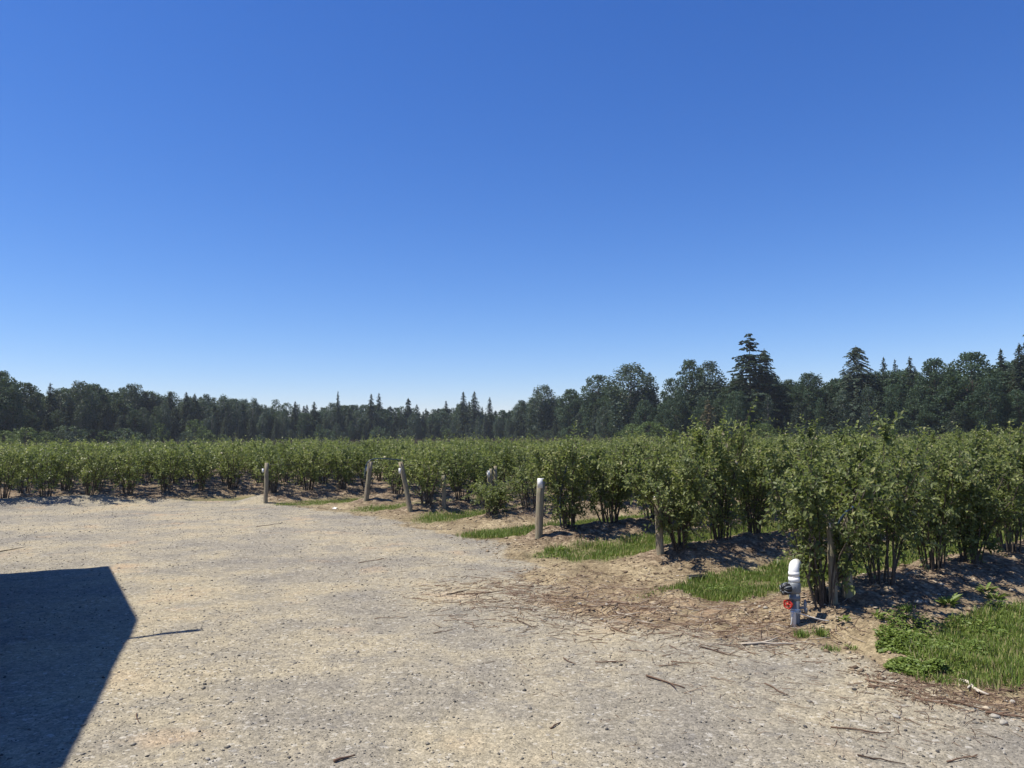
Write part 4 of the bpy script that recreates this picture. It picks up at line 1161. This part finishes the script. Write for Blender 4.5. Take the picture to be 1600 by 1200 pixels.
k = (edge_dist(x, y) > 0) & visible(x, y, 400) & (mound > .12) & (fbm(x, y, .5, 3, 97) + rng.uniform(-.6, .6, len(x)) > 0); x, y = x[k], y[k]; n = len(x)
size = np.clip(np.exp(rng.normal(-4.5, .5, n)), .004, .035)
stones('bark_mulch', x, y, size, np.clip(rng.normal(.42, .26, n), 0, 1), .22, M['twig'], 'brown bark mulch and dead leaves under the bushes', 'mulch', .6)

def stone(px, py, r, mat, label, group, flat_=.6):
    b = on_ground(px, py); g = np.random.default_rng(int(px * 13 + py))
    lat, lon = 6, 9
    V = [(0, 0, -flat_)]; 
    for i in range(1, lat):
        for j in range(lon):
            t = math.pi * i / lat; p_ = 2 * math.pi * j / lon; q = g.uniform(.82, 1.15)
            V.append((math.sin(t) * math.cos(p_) * q, math.sin(t) * math.sin(p_) * q * .75, -math.cos(t) * flat_ * q))
    V.append((0, 0, flat_)); last = len(V) - 1
    Q = [[1 + i * lon + j, 1 + i * lon + (j + 1) % lon, 1 + (i + 1) * lon + (j + 1) % lon, 1 + (i + 1) * lon + j] for i in range(lat - 2) for j in range(lon)]
    T = [[0, 1 + (j + 1) % lon, 1 + j] for j in range(lon)] + [[last, 1 + (lat - 2) * lon + j, 1 + (lat - 2) * lon + (j + 1) % lon] for j in range(lon)]
    mb = MB().add(np.array(V) * r, Q, T)
    o = obj('stone', mb.mesh('stone', True), mat, label=label, cat='stone', group=group, loc=(b[0], b[1], b[2] + r * flat_ * .5))
    o.rotation_euler = (0, 0, g.uniform(0, 6))
for px, py, r in [(1187, 949, .022), (1196, 951, .024), (1180, 944, .016), (1176, 953, .015), (1203, 957, .014)]:
    stone(px, py, r, M['stone_pale'], 'small pale stone in the soil beside the irrigation riser', 'pale stones by the riser')
for px, py, r in [(1470, 914, .03), (1467, 930, .024), (1434, 942, .035), (1500, 951, .022), (1446, 941, .018)]:
    stone(px, py, r, M['stone_pale'], 'white stone on the soil slope above the grass strip', 'white stones on the slope', .5)
for px, py, r in [(1555, 1121, .028), (1568, 1131, .03), (1582, 1098, .024), (1513, 1156, .018), (1400, 1121, .024), (324, 1187, .016), (266, 921, .02), (1040, 1040, .012), (1300, 1128, .012), (30, 838, .03), (55, 832, .03), (655, 1096, .01), (948, 945, .02), (940, 968, .02), (905, 944, .025)]:
    stone(px, py, r, M['stone_pale'], 'pale stone lying loose on the gravel', 'pale stones on the gravel', .5)
for px, py, r in [(1335, 1078, .016), (1415, 1142, .012), (1465, 1175, .012), (320, 1070, .016), (617, 1019, .012), (1258, 1136, .014), (440, 1065, .01), (360, 1050, .009), (610, 1120, .01), (948, 1140, .012)]:
    stone(px, py, r, M['stone_dark'], 'dark stone lying loose on the gravel', 'dark stones on the gravel', .6)

# odds and ends
b = on_ground(1090, 907)
mb = MB()
n = 12; t = np.linspace(0, math.pi, n)
V = []
for s_ in (-.11, .11):
    for r_ in (.05, .044):
        V += [(s_ + .01 * math.sin(3 * q), r_ * math.cos(q), .01 + .05 - r_ * math.sin(q)) for q in t]
Q = []
for i in range(n - 1):
    Q += [[i, i + 1, 2 * n + i + 1, 2 * n + i], [n + i, 3 * n + i, 3 * n + i + 1, n + i + 1], [i, n + i, n + i + 1, i + 1], [2 * n + i, 2 * n + i + 1, 3 * n + i + 1, 3 * n + i]]
Q += [[0, 2 * n, 3 * n, n], [n - 1, 2 * n - 1, 4 * n - 1, 3 * n - 1]]
mb.add(V, Q)
o = obj('split_pipe', mb.mesh('split_pipe', True), M['black_plastic'], label='short split length of dark pipe lying where the grass meets the soil mound', cat='pipe piece', loc=b)
o.rotation_euler = (0, 0, .25)
def rag(px, py, w, label):
    b = on_ground(px, py); g = np.random.default_rng(int(px))
    q = 7; xs, ys = np.meshgrid(np.linspace(-w, w, q), np.linspace(-w * .6, w * .6, q))
    zz = .02 + g.normal(0, .012, (q, q)); zz[0] = .003; zz[-1] = .003
    V = np.stack([xs + g.normal(0, w * .08, (q, q)), ys + g.normal(0, w * .08, (q, q)), zz], -1).reshape(-1, 3)
    V2 = V - [0, 0, .003]
    Q = [[i * q + j, i * q + j + 1, (i + 1) * q + j + 1, (i + 1) * q + j] for i in range(q - 1) for j in range(q - 1)]
    mb = MB().add(V, Q).add(V2, [f[::-1] for f in Q])
    obj('plastic_scrap', mb.mesh('plastic_scrap'), M['tagwhite'], label=label, cat='scrap', loc=b)
rag(881, 864, .05, 'crumpled white scrap in the grass before the half hidden post')
rag(523, 795, .05, 'small white scrap on the soil between the tilted post and gravel')

# ------------------------------------------------------------------ thin summer haze
mt = bpy.data.materials.new('summer_haze'); mt.use_nodes = True
nt = mt.node_tree
for q in list(nt.nodes): nt.nodes.remove(q)
ho = nt.nodes.new('ShaderNodeOutputMaterial'); hv = nt.nodes.new('ShaderNodeVolumePrincipled')
hv.inputs['Color'].default_value = (0.86, 0.93, 1.0, 1); hv.inputs['Density'].default_value = HAZE; hv.inputs['Anisotropy'].default_value = 0.2
nt.links.new(hv.outputs[0], ho.inputs['Volume'])
hb = MB().box((0, 700, 14.5), (1560, 1160, 17.5))
obj('haze', hb.mesh('haze'), mt, kind='stuff', label='thin bluish summer haze over the whole field')
